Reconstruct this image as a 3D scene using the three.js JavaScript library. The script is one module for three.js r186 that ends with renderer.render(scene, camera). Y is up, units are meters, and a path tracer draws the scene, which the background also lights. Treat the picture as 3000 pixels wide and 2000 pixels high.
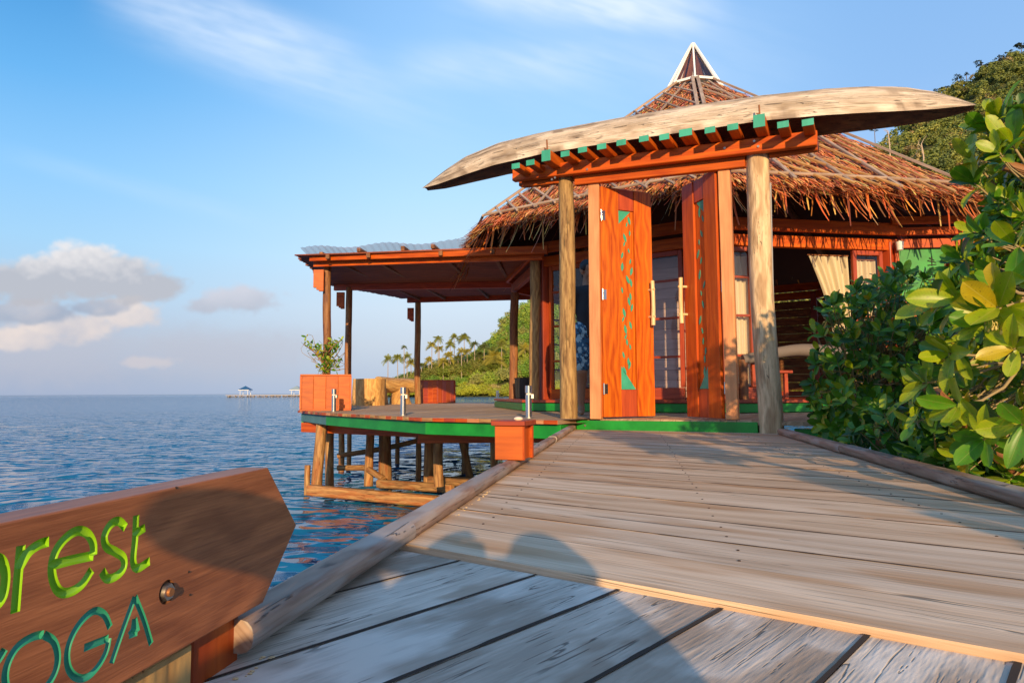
import * as THREE from 'three';
import { mergeGeometries, mergeVertices } from 'three/addons/utils/BufferGeometryUtils.js';

// ---------------------------------------------------------------- camera, sky, sun, exposure
const scene = new THREE.Scene();
const CAM_Y = 1.6, FOC = 1568, PITCH = Math.atan((902.4 - 784) / FOC), ROLL = 0.006;
const camera = new THREE.PerspectiveCamera(2 * Math.atan(784 / FOC) * 180 / Math.PI, 1.5, 0.02, 9000);
camera.position.set(0, CAM_Y, 0);
camera.rotation.set(PITCH, 0, 0); camera.rotateZ(-ROLL);
camera.updateMatrixWorld(true);
const renderer = new THREE.WebGLRenderer({ antialias: true });
renderer.toneMapping = THREE.LinearToneMapping;
renderer.toneMappingExposure = 1.15;
renderer.shadowMap.enabled = true;
const SUN_EL = 14 * Math.PI / 180, SUN_AZ = 4 * Math.PI / 180;           // low evening sun behind the camera, a little to the right
const SUN = new THREE.Vector3(Math.sin(SUN_AZ) * Math.cos(SUN_EL), Math.sin(SUN_EL), Math.cos(SUN_AZ) * Math.cos(SUN_EL));
const sun = new THREE.DirectionalLight(new THREE.Color().setRGB(1, 0.70, 0.36), 5);
sun.position.copy(SUN).multiplyScalar(60).add(new THREE.Vector3(2, 1.5, -8)); sun.target.position.set(2, 1.5, -8);
sun.castShadow = true; sun.shadow.mapSize.set(4096, 4096);
Object.assign(sun.shadow.camera, { left: -14, right: 14, top: 12, bottom: -12, near: 1, far: 140 });
scene.add(sun, sun.target);

// ---------------------------------------------------------------- random and noise
let seed0 = 12345;
const rnd = () => { seed0 |= 0; seed0 = seed0 + 0x6D2B79F5 | 0; let t = Math.imul(seed0 ^ seed0 >>> 15, 1 | seed0); t = t + Math.imul(t ^ t >>> 7, 61 | t) ^ t; return ((t ^ t >>> 14) >>> 0) / 4294967296; };
const R = (a, b) => a + (b - a) * rnd();
const pick = (a) => a[Math.floor(rnd() * a.length)];
const clamp = (x, a = 0, b = 1) => Math.min(b, Math.max(a, x));
const sm = (a, b, x) => { const t = clamp((x - a) / (b - a)); return t * t * (3 - 2 * t); };
const mix = (a, b, t) => a + (b - a) * t;
const PT = new Float32Array(65536); { for (let i = 0; i < 65536; i++) PT[i] = rnd(); }
const hsh = (x, y) => PT[(Math.imul(x, 374761393) + Math.imul(y, 668265263) >>> 8) & 65535];
function vn(x, y, px = 0, py = 0) {          // value noise, periodic when px, py are given
  let xi = Math.floor(x), yi = Math.floor(y); const fx = x - xi, fy = y - yi;
  let x1 = xi + 1, y1 = yi + 1;
  if (px) { xi = ((xi % px) + px) % px; x1 = ((x1 % px) + px) % px; }
  if (py) { yi = ((yi % py) + py) % py; y1 = ((y1 % py) + py) % py; }
  const u = fx * fx * (3 - 2 * fx), v = fy * fy * (3 - 2 * fy);
  const a = hsh(xi, yi), b = hsh(x1, yi), c = hsh(xi, y1), d = hsh(x1, y1);
  return a + (b - a) * u + (c - a + (a - b - c + d) * u) * v;
}
function fbm(x, y, o = 4, px = 0, py = 0) {
  let s = 0, a = 0.5, n = 0;
  for (let i = 0; i < o; i++) { s += a * vn(x + i * 17, y + i * 31, px, py); n += a; a *= 0.5; x *= 2; y *= 2; px *= 2; py *= 2; }
  return s / n;
}

// ---------------------------------------------------------------- sky (air and clouds only)
{
  const W = 4096, H = 2048, d = new Float32Array(W * H * 4);
  const q = camera.quaternion.clone().invert(), v = new THREE.Vector3();
  // gradient over elevation (degrees), linear radiance: a bluer column for the left and a paler one for the middle
  const elS = [0, 1.5, 4, 7, 11, 16, 22, 30, 45, 90];
  const gL = [[.33, .40, .55], [.36, .42, .55], [.42, .50, .62], [.40, .57, .75], [.34, .60, .85], [.25, .54, .88], [.135, .42, .80], [.05, .265, .62], [.06, .24, .56], [.11, .29, .62]];
  const gR = [[.42, .50, .64], [.46, .54, .66], [.54, .62, .72], [.58, .70, .82], [.54, .75, .92], [.44, .70, .95], [.33, .60, .93], [.27, .52, .88], [.18, .40, .75], [.11, .29, .62]];
  const gF = [[.36, .46, .62], [.38, .48, .65], [.40, .52, .72], [.40, .55, .80], [.38, .56, .84], [.33, .53, .84], [.26, .47, .80], [.22, .43, .77], [.17, .38, .72], [.11, .29, .62]];
  const grad = (g, e, k) => { let i = 0; while (i < elS.length - 2 && e > elS[i + 1]) i++; return mix(g[i][k], g[i + 1][k], clamp((e - elS[i]) / (elS[i + 1] - elS[i]))); };
  const ell = (x, y, cx, cy, rx, ry) => 1 - Math.hypot((x - cx) / rx, (y - cy) / ry);
  for (let j = 0; j < H; j++) {
    const el = (j + 0.5) / H * Math.PI - Math.PI / 2, eD = el * 180 / Math.PI;
    const eR = Math.max(0, eD), row = [gL, gR, gF].map((g) => [0, 1, 2].map((k) => grad(g, eR, k)));
    for (let i = 0; i < W; i++) {
      const th = ((i + 0.5) / W - 0.5) * 2 * Math.PI, k = (j * W + i) * 4;
      const dx = Math.cos(el) * Math.cos(th), dy = Math.sin(el), dz = Math.cos(el) * Math.sin(th);
      if (eD < -2) { d[k] = .03; d[k + 1] = .10; d[k + 2] = .17; d[k + 3] = 1; continue; }
      const az = Math.atan2(dx, -dz) * 180 / Math.PI, e = Math.max(0, eD);
      const wR = sm(-38, -4, az) * 1, wF = sm(4, 34, az);
      const side = Math.abs(az) > 60 ? sm(60, 110, Math.abs(az)) : 0;
      let r = mix(mix(row[0][0], row[1][0], wR), row[2][0], wF), g = mix(mix(row[0][1], row[1][1], wR), row[2][1], wF), b = mix(mix(row[0][2], row[1][2], wR), row[2][2], wF);
      if (side) { r = mix(r, row[2][0], side); g = mix(g, row[2][1], side); b = mix(b, row[2][2], side); }
      // the glow of the air round a low sun, behind the camera
      const cs = dx * SUN.x + dy * SUN.y + dz * SUN.z;
      if (cs > 0) { const gl = Math.pow(cs, 7); r += .6 * gl; g += .42 * gl; b += .22 * gl; }
      if (dz < 0 && Math.abs(az) < 46 && eD < 42) {
        v.set(dx, dy, dz).applyQuaternion(q);
        const x = 1176 + FOC * v.x / -v.z, y = 784 - FOC * v.y / -v.z;          // a flat chart of this part of the sky
        // cirrus: long faint streaks
        const n1 = fbm(x / 420 - y / 900, y / 150 - x / 500 + 9, 5), n2 = fbm(x / 90 - y / 130 + 40, y / 38 - x / 110, 4);
        const yl = y - (0.385 * (x - 560) + 105);
        let ci = .62 * sm(150, 0, Math.abs(yl + 10)) * sm(150, 420, x) * sm(1150, 600, x) * (.35 + .9 * n1);
        ci += .6 * sm(75, 0, Math.abs(y - 148 - .02 * (x - 1050))) * sm(840, 1050, x) * sm(1480, 1180, x) * (.3 + n1) * (.7 + .6 * n2);
        ci += .95 * sm(75, 0, Math.abs(y - 10 - .09 * (x - 1400))) * sm(960, 1250, x) * sm(1720, 1500, x) * (.25 + n1) * (.6 + .8 * n2);
        ci += .12 * sm(40, 0, Math.abs(y - (348 + (x) * .27))) * sm(-60, 100, x) * sm(700, 450, x) * (.4 + n1);
        ci += .35 * sm(60, 0, Math.abs(y - (20 + (x - 520) * .33))) * sm(420, 600, x) * sm(900, 700, x) * (.4 + n1);
        ci += .34 * sm(260, 0, Math.abs(y - 130)) * sm(900, 1250, x) * sm(2000, 1500, x) * n1;
        const n3 = fbm(x / 210 + y / 400, (y - .3 * x) / 17 + 70, 4), n4 = fbm(x / 60, (y - .3 * x) / 30 + 20, 3); ci *= .25 + 1.0 * n3 + .55 * n4;
        ci = clamp(ci * .72, 0, .85);
        r = mix(r, .74, ci); g = mix(g, .84, ci); b = mix(b, .98, ci);
        // heaped clouds low on the left
        if (x < 820 && y > 500 && y < 905) {
          const f1 = fbm(x / 75 + 3, y / 55 + 7, 5) - .5, f2 = fbm(x / 32 + 13, y / 24 + 5, 4) - .5, f3 = fbm(x / 13, y / 10 + 50, 3) - .5;
          const wob = f1 * .72 + f2 * .52 + f3 * .26;
          const put = (dens, sh, lo, hi) => { const o = clamp(dens); r = mix(r, mix(lo[0], hi[0], sh), o); g = mix(g, mix(lo[1], hi[1], sh), o); b = mix(b, mix(lo[2], hi[2], sh), o); };
          const haze = [.42, .45, .54], warm = [.76, .66, .61], grey = [.45, .455, .50], crm = [.80, .75, .73];
          put(.6 * sm(0, .9, Math.max(ell(x, y, 110, 800, 430, 130), ell(x, y, 480, 810, 430, 90)) + wob * .5), .0, [.46, .47, .545], warm);
          put(.85 * sm(-.05, .5, Math.max(ell(x, y, 150, 748, 130, 46), ell(x, y, 300, 718, 95, 40), ell(x, y, 40, 780, 110, 30)) + wob), clamp(.8 + f1 * 1.4 - (y - 720) / 170), haze, warm);
          put(.5 * sm(0, .5, ell(x, y, 345, 832, 85, 20) + wob * .9), .75, haze, [.70, .6, .57]);
          put(.72 * sm(-.05, .55, Math.max(ell(x, y, 560, 692, 118, 42), ell(x, y, 470, 702, 60, 24)) + wob), clamp(.55 + f1 - (y - 690) / 90), [.42, .43, .50], [.60, .57, .62]);
          put(.9 * sm(-.02, .42, Math.max(ell(x, y, 70, 716, 150, 30), ell(x, y, 215, 706, 90, 22)) + wob * .8), clamp(.35 + f1 * 1.5 - (y - 710) / 60), [.33, .39, .50], [.52, .52, .57]);
          put(.88 * sm(-.06, .36, Math.max(ell(x, y, 175, 640, 215, 62), ell(x, y, 195, 612, 100, 62), ell(x, y, 60, 650, 150, 52), ell(x, y, 330, 662, 105, 42), ell(x, y, 270, 625, 90, 48)) + wob * .75), clamp(.78 + f1 * .9 + f2 * .6 + f3 * .4 - (y - 578 + .12 * Math.abs(x - 190)) / 92), grey, crm);
        }
      }
      d[k] = r; d[k + 1] = g; d[k + 2] = b; d[k + 3] = 1;
    }
  }
  const sky = new THREE.DataTexture(d, W, H, THREE.RGBAFormat, THREE.FloatType);
  sky.mapping = THREE.EquirectangularReflectionMapping; sky.magFilter = THREE.LinearFilter; sky.needsUpdate = true;
  scene.background = sky; scene.environment = sky;
}

// ---------------------------------------------------------------- points in the place from what the survey of the photograph gave
const P3 = (x, y, z) => new THREE.Vector3(x, y, -z);                    // z counts metres ahead
const fwd = new THREE.Vector3(0, 0, -1).applyQuaternion(camera.quaternion), rgt = new THREE.Vector3(1, 0, 0).applyQuaternion(camera.quaternion), upv = new THREE.Vector3(0, 1, 0).applyQuaternion(camera.quaternion);
const ray = (u, v) => fwd.clone().addScaledVector(rgt, (u - 1176) / FOC).addScaledVector(upv, (784 - v) / FOC);
const at = (u, v, z) => { const d = ray(u, v); return d.multiplyScalar(z / -d.z).add(camera.position); };
const onY = (u, v, y) => { const d = ray(u, v); return d.multiplyScalar((y - CAM_Y) / d.y).add(camera.position); };
const onPl = (u, v, p, n) => { const d = ray(u, v), k = p.clone().sub(camera.position).dot(n) / d.dot(n); return d.multiplyScalar(k).add(camera.position); };

// ---------------------------------------------------------------- naming and tagging
const used = new Map(), org = new WeakMap();
const num = (n) => { const k = used.get(n) || 0; used.set(n, k + 1); return k ? n + '_' + String(k).padStart(3, '0') : n; };
function tag(o, label, category, group, kind) { if (label) o.userData.label = label; if (category) o.userData.category = category; if (group) o.userData.group = group; if (kind) o.userData.kind = kind; return o; }
function thing(name, base, label, category, group, kind) { const g = new THREE.Group(); g.name = num(name); g.position.copy(base); org.set(g, base.clone()); scene.add(g); return tag(g, label, category, group, kind); }
const ZERO = new THREE.Vector3();
function put(parent, name, geo, mat, kind) {          // geometry is given in the place's own metres
  const o = parent ? org.get(parent) : ZERO;
  if (Array.isArray(geo)) geo = merge(geo);
  geo.translate(-o.x, -o.y, -o.z);
  const m = new THREE.Mesh(geo, mat); m.castShadow = m.receiveShadow = true;
  org.set(m, o);
  if (parent) { m.name = name; parent.add(m); } else { m.name = num(name); scene.add(m); }
  if (kind) m.userData.kind = kind;
  return m;
}
THREE.BufferGeometry.prototype.toNonIndexed = ((f) => function () { return this.index ? f.call(this) : this; })(THREE.BufferGeometry.prototype.toNonIndexed);
const merge = (gs) => gs.length === 1 ? gs[0] : mergeGeometries(gs.map((g) => { const h = g.index ? g.toNonIndexed() : g; for (const k of Object.keys(h.attributes)) if (!['position', 'normal', 'uv', 'color'].includes(k)) h.deleteAttribute(k); return h; }), false);

// ---------------------------------------------------------------- shapes
function geoFrom(pos, uv, nor, idx) { const g = new THREE.BufferGeometry(); g.setAttribute('position', new THREE.Float32BufferAttribute(pos, 3)); g.setAttribute('uv', new THREE.Float32BufferAttribute(uv, 2)); if (idx) g.setIndex(idx); if (nor) g.setAttribute('normal', new THREE.Float32BufferAttribute(nor, 3)); else g.computeVertexNormals(); return g; }
function chamfer(lx, ly, lz, c) {          // a box with its edges taken off; the grain runs along x
  c = Math.min(c, lx * .3, ly * .3, lz * .3);
  const hx = lx / 2, hy = ly / 2, hz = lz / 2, pos = [], uv = [], ou = R(0, 9), ov = R(0, 9);
  const vtx = (sx, sy, sz, ax) => [sx * (ax === 0 ? hx : hx - c), sy * (ax === 1 ? hy : hy - c), sz * (ax === 2 ? hz : hz - c)];
  const tri = (a, b, d, out) => {
    const n = [(b[1] - a[1]) * (d[2] - a[2]) - (b[2] - a[2]) * (d[1] - a[1]), (b[2] - a[2]) * (d[0] - a[0]) - (b[0] - a[0]) * (d[2] - a[2]), (b[0] - a[0]) * (d[1] - a[1]) - (b[1] - a[1]) * (d[0] - a[0])];
    if (n[0] * out[0] + n[1] * out[1] + n[2] * out[2] < 0) [b, d] = [d, b];
    const ax = Math.abs(out[0]) > .9 ? 0 : Math.abs(out[1]) >= Math.abs(out[2]) ? 1 : 2;
    for (const p of [a, b, d]) { pos.push(...p); uv.push(ax === 0 ? ou + p[1] * .25 : ou + p[0], ov + (ax === 0 ? p[2] : ax === 1 ? p[2] : p[1] + lz)); }
  };
  const quad = (a, b, d, e, out) => { tri(a, b, d, out); tri(a, d, e, out); };
  for (const s of [-1, 1]) {
    quad(vtx(s, -1, -1, 0), vtx(s, 1, -1, 0), vtx(s, 1, 1, 0), vtx(s, -1, 1, 0), [s, 0, 0]);
    quad(vtx(-1, s, -1, 1), vtx(1, s, -1, 1), vtx(1, s, 1, 1), vtx(-1, s, 1, 1), [0, s, 0]);
    quad(vtx(-1, -1, s, 2), vtx(1, -1, s, 2), vtx(1, 1, s, 2), vtx(-1, 1, s, 2), [0, 0, s]);
    for (const t of [-1, 1]) {
      quad(vtx(s, t, -1, 0), vtx(s, t, 1, 0), vtx(s, t, 1, 1), vtx(s, t, -1, 1), [s, t, 0]);
      quad(vtx(s, -1, t, 0), vtx(s, 1, t, 0), vtx(s, 1, t, 2), vtx(s, -1, t, 2), [s, 0, t]);
      quad(vtx(-1, s, t, 1), vtx(1, s, t, 1), vtx(1, s, t, 2), vtx(-1, s, t, 2), [0, s, t]);
      for (const w of [-1, 1]) tri(vtx(s, t, w, 0), vtx(s, t, w, 1), vtx(s, t, w, 2), [s, t, w]);
    }
  }
  return geoFrom(pos, uv);
}
function rail(a, b, w, h, c) { // a timber with its long edges rounded off and square ends
  const x = b.clone().sub(a), L = x.length(); x.normalize(); const z = x.clone().cross(new THREE.Vector3(0, 1, 0)).normalize(), y = z.clone().cross(x), pr = [], pos = [], uv = [], ou = R(0, 9), n = 14, so = R(0, 40);
  for (const [sx, sy] of [[1, 1], [-1, 1], [-1, -1], [1, -1]]) for (let k = 0; k < 4; k++) { const t = (k / 3 + (sx < 0 ? (sy > 0 ? 1 : 2) : sy > 0 ? 0 : 3)) * Math.PI / 2; pr.push([sx * (w / 2 - c) + Math.cos(t) * c, sy * (h / 2 - c) + Math.sin(t) * c]); }
  const m = pr.length, P = (i, j) => { const t = i / n, q = pr[j % m], k = 1 + .07 * (fbm(so + t * L * 3, (j % m) * .35 + so, 3) - .5); return a.clone().addScaledVector(x, t * L).addScaledVector(z, q[0] * k).addScaledVector(y, q[1] * k); };
  const idx = []; for (let i = 0; i <= n; i++) for (let j = 0; j <= m; j++) { const p = P(i, j); pos.push(p.x, p.y, p.z); uv.push(ou + i / n * L, ou + j / m * .22); }
  for (let i = 0; i < n; i++) for (let j = 0; j < m; j++) { const A = i * (m + 1) + j, B = A + m + 1; idx.push(A, A + 1, B, B, A + 1, B + 1); }
  const g = geoFrom(pos, uv, null, idx).toNonIndexed(), cp = [], cu = []; for (const [i, s] of [[0, 1], [n, -1]]) { const c0 = a.clone().lerp(b, i / n); for (let j = 0; j < m; j++) { const t = [c0, P(i, j), P(i, j + 1)]; if (s > 0) t.reverse(); for (const p of t) { cp.push(p.x, p.y, p.z); cu.push(ou + p.y * .3, ou + p.x + p.y); } } }
  return mergeGeometries([g, geoFrom(cp, cu)]);
}
const UP = new THREE.Vector3(0, 1, 0);
function bar(a, b, w, h, c = .006, up = UP) {          // a squared timber from a to b: w across, h along up
  const x = b.clone().sub(a), L = x.length(); x.normalize();
  const z = x.clone().cross(up).normalize(), y = z.clone().cross(x);
  const g = chamfer(L, h, w, c), m = new THREE.Matrix4().makeBasis(x, y, z); m.setPosition(a.clone().add(b).multiplyScalar(.5));
  return g.applyMatrix4(m);
}
function blk(c, ex, sx, sy, sz, ch = .006) { // block centred at c, x axis along ex (horizontal)
  const x = ex.clone().normalize(), z = x.clone().cross(UP).normalize();
  return chamfer(sx, sy, sz, ch).applyMatrix4(new THREE.Matrix4().makeBasis(x, UP, z).setPosition(c));
}
function log(pts, rad, seg = 12, rough = .06, n = 14) {          // a round timber along points, rad = [first, last]
  const cur = new THREE.CatmullRomCurve3(pts), pos = [], uv = [], idx = [], fr = cur.computeFrenetFrames(n), L = cur.getLength(), ou = R(0, 9), so = R(0, 50);
  for (let i = 0; i <= n; i++) {
    const t = i / n, p = cur.getPointAt(t), r0 = mix(rad[0], rad[1], t);
    for (let j = 0; j <= seg; j++) {
      const a = j / seg * Math.PI * 2, jj = j % seg, r = r0 * (1 + rough * 2 * (fbm(so + jj * .9, t * L * 2.2 + so, 3) - .5) + rough * (vn(jj * 3.1 + so, t * L * .5) - .5));
      const q = p.clone().addScaledVector(fr.normals[i], Math.cos(a) * r).addScaledVector(fr.binormals[i], Math.sin(a) * r);
      pos.push(q.x, q.y, q.z); uv.push(ou + t * L, ou + j / seg * Math.PI * 2 * r0);
    }
  }
  for (let i = 0; i < n; i++) for (let j = 0; j < seg; j++) { const a = i * (seg + 1) + j, b = a + seg + 1; idx.push(a, a + 1, b, b, a + 1, b + 1); }
  const g = geoFrom(pos, uv, null, idx).toNonIndexed();
  { // soften normals across the seam by keeping the indexed result
    const cap = [], cuv = [];
    for (const [i, s] of [[0, 1], [n, -1]]) { const p = cur.getPointAt(i / n); for (let j = 0; j < seg; j++) { const A = (i * (seg + 1) + j) * 3, B = A + 3; const tri = [[p.x, p.y, p.z], pos.slice(A, A + 3), pos.slice(B, B + 3)]; if (s > 0) tri.reverse(); for (const t of tri) { cap.push(...t); cuv.push(ou + t[0] * .4, ou + t[1] * 1.3 + t[2]); } } }
    return mergeGeometries([g, geoFrom(cap, cuv)]);
  }
}
function prism(poly, y0, y1, dir = [1, 0]) { // poly: [x, z ahead] corners; flat top at y1; grain along dir
  const pos = [], uv = [], ou = R(0, 9), ov = R(0, 9); const n = poly.length; let ar = 0;
  for (let i = 0; i < n; i++) { const a = poly[i], b = poly[(i + 1) % n]; ar += a[0] * b[1] - b[0] * a[1]; }
  const p = ar > 0 ? poly : poly.slice().reverse();          // counter-clockwise in (x, ahead), seen from above
  const tuv = (q) => [ou + q[0] * dir[0] + q[1] * dir[1], ov - q[0] * dir[1] + q[1] * dir[0]];
  const H = (i) => typeof y1 === 'function' ? y1(p[i]) : y1;
  for (let i = 1; i < n - 1; i++) {
    for (const k of [0, i, i + 1]) { pos.push(p[k][0], H(k), -p[k][1]); uv.push(...tuv(p[k])); }
    for (const k of [0, i + 1, i]) { pos.push(p[k][0], y0, -p[k][1]); uv.push(...tuv(p[k])); }
  }
  for (let i = 0; i < n; i++) {
    const k = (i + 1) % n, a = p[i], b = p[k], ta = tuv(a), tb = tuv(b);
    pos.push(a[0], y0, -a[1], b[0], y0, -b[1], b[0], H(k), -b[1], a[0], y0, -a[1], b[0], H(k), -b[1], a[0], H(i), -a[1]);
    uv.push(ta[0], ta[1], tb[0], tb[1], tb[0], tb[1] + .05, ta[0], ta[1], tb[0], tb[1] + .05, ta[0], ta[1] + .05);
  }
  return geoFrom(pos, uv);
}
function clipHalf(poly, nx, nz, c) { // keep nx*x + nz*z <= c
  const out = []; for (let i = 0; i < poly.length; i++) { const a = poly[i], b = poly[(i + 1) % poly.length], da = nx * a[0] + nz * a[1] - c, db = nx * b[0] + nz * b[1] - c; if (da <= 0) out.push(a); if (da * db < 0) { const t = da / (da - db); out.push([mix(a[0], b[0], t), mix(a[1], b[1], t)]); } } return out;
}
const strip = (poly, nx, nz, a, b) => clipHalf(clipHalf(poly, nx, nz, b), -nx, -nz, -a);
const area = (p) => { let s = 0; for (let i = 0; i < p.length; i++) { const a = p[i], b = p[(i + 1) % p.length]; s += a[0] * b[1] - b[0] * a[1]; } return Math.abs(s) / 2; };

// ---------------------------------------------------------------- materials
const s2l = (c) => c <= .04045 ? c / 12.92 : Math.pow((c + .055) / 1.055, 2.4), l2s = (c) => c <= .0031308 ? c * 12.92 : 1.055 * Math.pow(c, 1 / 2.4) - .055;
function tex(w, h, f, srgb = true) {
  const d = new Uint8Array(w * h * 4);
  for (let j = 0; j < h; j++) for (let i = 0; i < w; i++) { const c = f(i / w, j / h), k = (j * w + i) * 4; for (let m = 0; m < 3; m++) d[k + m] = 255 * clamp(srgb ? l2s(Math.max(0, c[m])) : c[m]); d[k + 3] = 255; }
  const t = new THREE.DataTexture(d, w, h); t.wrapS = t.wrapT = THREE.RepeatWrapping; t.magFilter = THREE.LinearFilter; t.minFilter = THREE.LinearMipmapLinearFilter; t.generateMipmaps = true; if (srgb) t.colorSpace = THREE.SRGBColorSpace; t.needsUpdate = true; return t;
}
// wood: lu x lv metres per tile, u along the grain
function wood({ a, b, lu = 2, lv = 1, w = 320, h = 320, ck = 26, ring = 14, streak = 60, crack = 0, stain = null, stainAmt = 0, s = 0, rough = .7, bump = .002, spec = 1, blotch = .35, coat = 0, tints = [[1, 1, 1], [.86, .84, .82], [1.1, 1.06, 1.02], [.95, .9, .86], [1.03, 1.06, 1.08]] }) {
  const val = new Float32Array(w * h), crk = new Float32Array(w * h), st = new Float32Array(w * h);
  for (let j = 0; j < h; j++) for (let i = 0; i < w; i++) {
    const u = i / w, v = j / h, k = j * w + i;
    const warp = fbm(u * 4 + s, v * 4, 2, 4, 4);
    const rg = .5 + .5 * Math.sin((v * ring + 2.2 * warp + s) * Math.PI * 2 + 1.3 * Math.sin(Math.PI * 2 * u));
    const f1 = fbm(u * 8 + s * 3, v * streak, 2, 8, streak), f2 = fbm(u * 30 + s, v * streak * 2, 2, 30, streak * 2), bl = fbm(u * 3 + 11 * s, v * 5 + 5, 3, 3, 5);
    let t = .28 * rg + .42 * f1 + .3 * f2; t = clamp((t - .5) * 1.5 + .5 + (bl - .5) * 2 * blotch);
    let c = 0; if (crack) { const cn = fbm(u * 2 + s * 5, v * ck + 3, 3, 2, ck); c = sm(.016, .004, Math.abs(cn - .5)) * sm(crack - .1, crack + .05, fbm(u * 5 + 7, v * 9 + s, 2, 5, 9)) * .8; }
    val[k] = t; crk[k] = c; st[k] = stainAmt ? sm(.5, .72, fbm(u * 5 + s * 2 + 31, v * 9, 4, 5, 9)) * stainAmt : 0;
  }
  const gi = (u, v) => (Math.floor(v * h) % h) * w + Math.floor(u * w) % w;
  const map = tex(w, h, (u, v) => { const k = gi(u, v), t = val[k], c = 1 - .8 * crk[k]; return [0, 1, 2].map((m) => { let x = mix(a[m], b[m], t); if (stain) x = mix(x, stain[m], st[k]); return x * c; }); });
  const bm = tex(w, h, (u, v) => { const k = gi(u, v), x = val[k] * .6 + .3 - crk[k] * .9; return [x, x, x]; }, false);
  for (const t of [map, bm]) t.repeat.set(1 / lu, 1 / lv);
  const mk = (tint = [1, 1, 1]) => { const m = new THREE.MeshPhysicalMaterial({ map, bumpMap: bm, bumpScale: bump, roughness: rough, specularIntensity: spec, clearcoat: coat, clearcoatRoughness: .35, side: THREE.DoubleSide }); m.color.setRGB(...tint); return m; };
  mk.vars = tints.map((t) => mk(t.map((x) => Math.min(1.1, x))));
  return mk;
}
const plain = (r, g, b, rough = .7, o = {}) => { const m = new THREE.MeshPhysicalMaterial({ roughness: rough, side: THREE.DoubleSide, ...o }); m.color.setRGB(r, g, b); return m; };
const deckW = wood({ a: [.47, .315, .20], b: [.73, .545, .385], lu: 2.4, lv: .8, w: 1024, h: 640, ring: 6, streak: 150, crack: .62, ck: 34, stain: [.42, .21, .085], stainAmt: .5, s: 1, spec: .35, rough: .82, bump: .002, blotch: .5, tints: [[1, 1, 1], [.90, .83, .76], [1.08, 1.06, 1.03], [.95, .86, .77], [1.02, 1.03, 1.04], [.99, .94, .88]] });
const deckNearW = wood({ a: [.45, .375, .305], b: [.74, .645, .55], lu: .9, lv: .8, w: 1024, h: 768, ring: 4, streak: 110, crack: .54, ck: 44, stain: [.30, .215, .15], stainAmt: .6, s: 2, spec: .35, rough: .8, bump: .003, blotch: .75 });
const kerbW = wood({ a: [.20, .11, .07], b: [.44, .30, .22], lu: 1.5, lv: .5, w: 1024, h: 256, ring: 5, streak: 50, crack: .6, s: 3, stain: [.42, .37, .33], stainAmt: .6, rough: .6, bump: .004 });
const orangeW = wood({ a: [.34, .044, .004], b: [.58, .11, .009], lu: 2.2, lv: .6, ring: 6, streak: 60, s: 4, rough: .48, bump: .001, spec: .6, coat: .08 });
const beamW = wood({ a: [.36, .048, .003], b: [.62, .125, .008], lu: 2.2, lv: .6, ring: 5, streak: 60, s: 5, rough: .5, bump: .001, spec: .5 });
const doorW = wood({ a: [.33, .042, .002], b: [.70, .165, .006], lu: 1.6, lv: .35, ring: 5, streak: 70, s: 6, rough: .45, bump: .0012, coat: .12, spec: .6, blotch: .25 });
const redW = wood({ a: [.26, .03, .008], b: [.46, .07, .014], lu: 2, lv: .6, ring: 5, streak: 60, s: 7, rough: .5, bump: .001, coat: .15 });
const jambW = wood({ a: [.50, .19, .07], b: [.70, .32, .13], lu: 2, lv: .6, ring: 4, streak: 60, s: 8, rough: .5, bump: .001 });
const paleLogW = wood({ a: [.36, .23, .12], b: [.72, .54, .33], lu: 1.2, lv: .5, w: 512, ring: 5, streak: 34, crack: .585, s: 9, rough: .75, bump: .008, stain: [.24, .13, .06], stainAmt: .5, blotch: .3 });
const brownLogW = wood({ a: [.17, .085, .028], b: [.46, .29, .11], lu: 1.2, lv: .45, ring: 6, streak: 30, crack: .58, s: 10, rough: .75, bump: .008, blotch: .35 });
const darkLogW = wood({ a: [.13, .045, .018], b: [.32, .13, .045], lu: 1.4, lv: .4, ring: 4, streak: 30, crack: .62, s: 11, rough: .65, bump: .006, stain: [.40, .19, .06], stainAmt: .5 });
const canoeW = wood({ a: [.46, .35, .25], b: [.80, .67, .52], lu: 1.4, lv: .45, w: 1024, h: 512, ring: 4, streak: 70, crack: .53, s: 12, rough: .9, bump: .012, stain: [.33, .23, .14], stainAmt: .6, blotch: .35 });
const signW = wood({ a: [.24, .07, .02], b: [.47, .16, .055], lu: .6, lv: .2, w: 1024, h: 512, ring: 4, streak: 90, stain: [.16, .045, .015], stainAmt: .35, s: 13, rough: .5, bump: .0008, blotch: .3 });
const pileW = wood({ a: [.20, .085, .028], b: [.48, .27, .10], lu: 1.4, lv: .4, ring: 4, streak: 30, crack: .58, s: 14, rough: .7, bump: .008, stain: [.34, .10, .02], stainAmt: .6 });
const deck2W = wood({ a: [.30, .18, .10], b: [.52, .36, .23], lu: 2.2, lv: .9, ring: 7, streak: 80, s: 15, rough: .65, bump: .002, crack: .62 });
const battenW = wood({ a: [.22, .145, .10], b: [.44, .33, .25], lu: 2, lv: .3, h: 128, ring: 3, streak: 20, s: 16, rough: .8, bump: .002 });
const slatW = wood({ a: [.12, .022, .008], b: [.30, .075, .022], lu: 1.6, lv: .5, ring: 4, streak: 40, s: 21, rough: .7, bump: .002 });
const boneW = wood({ a: [.60, .40, .17], b: [.85, .65, .35], lu: 1, lv: .3, h: 128, ring: 3, streak: 20, s: 17, rough: .5, bump: .001 });
const planterW = wood({ a: [.40, .075, .004], b: [.60, .125, .008], lu: 1.6, lv: .5, ring: 4, streak: 50, s: 18, rough: .55, bump: .001, blotch: .2 });
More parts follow.
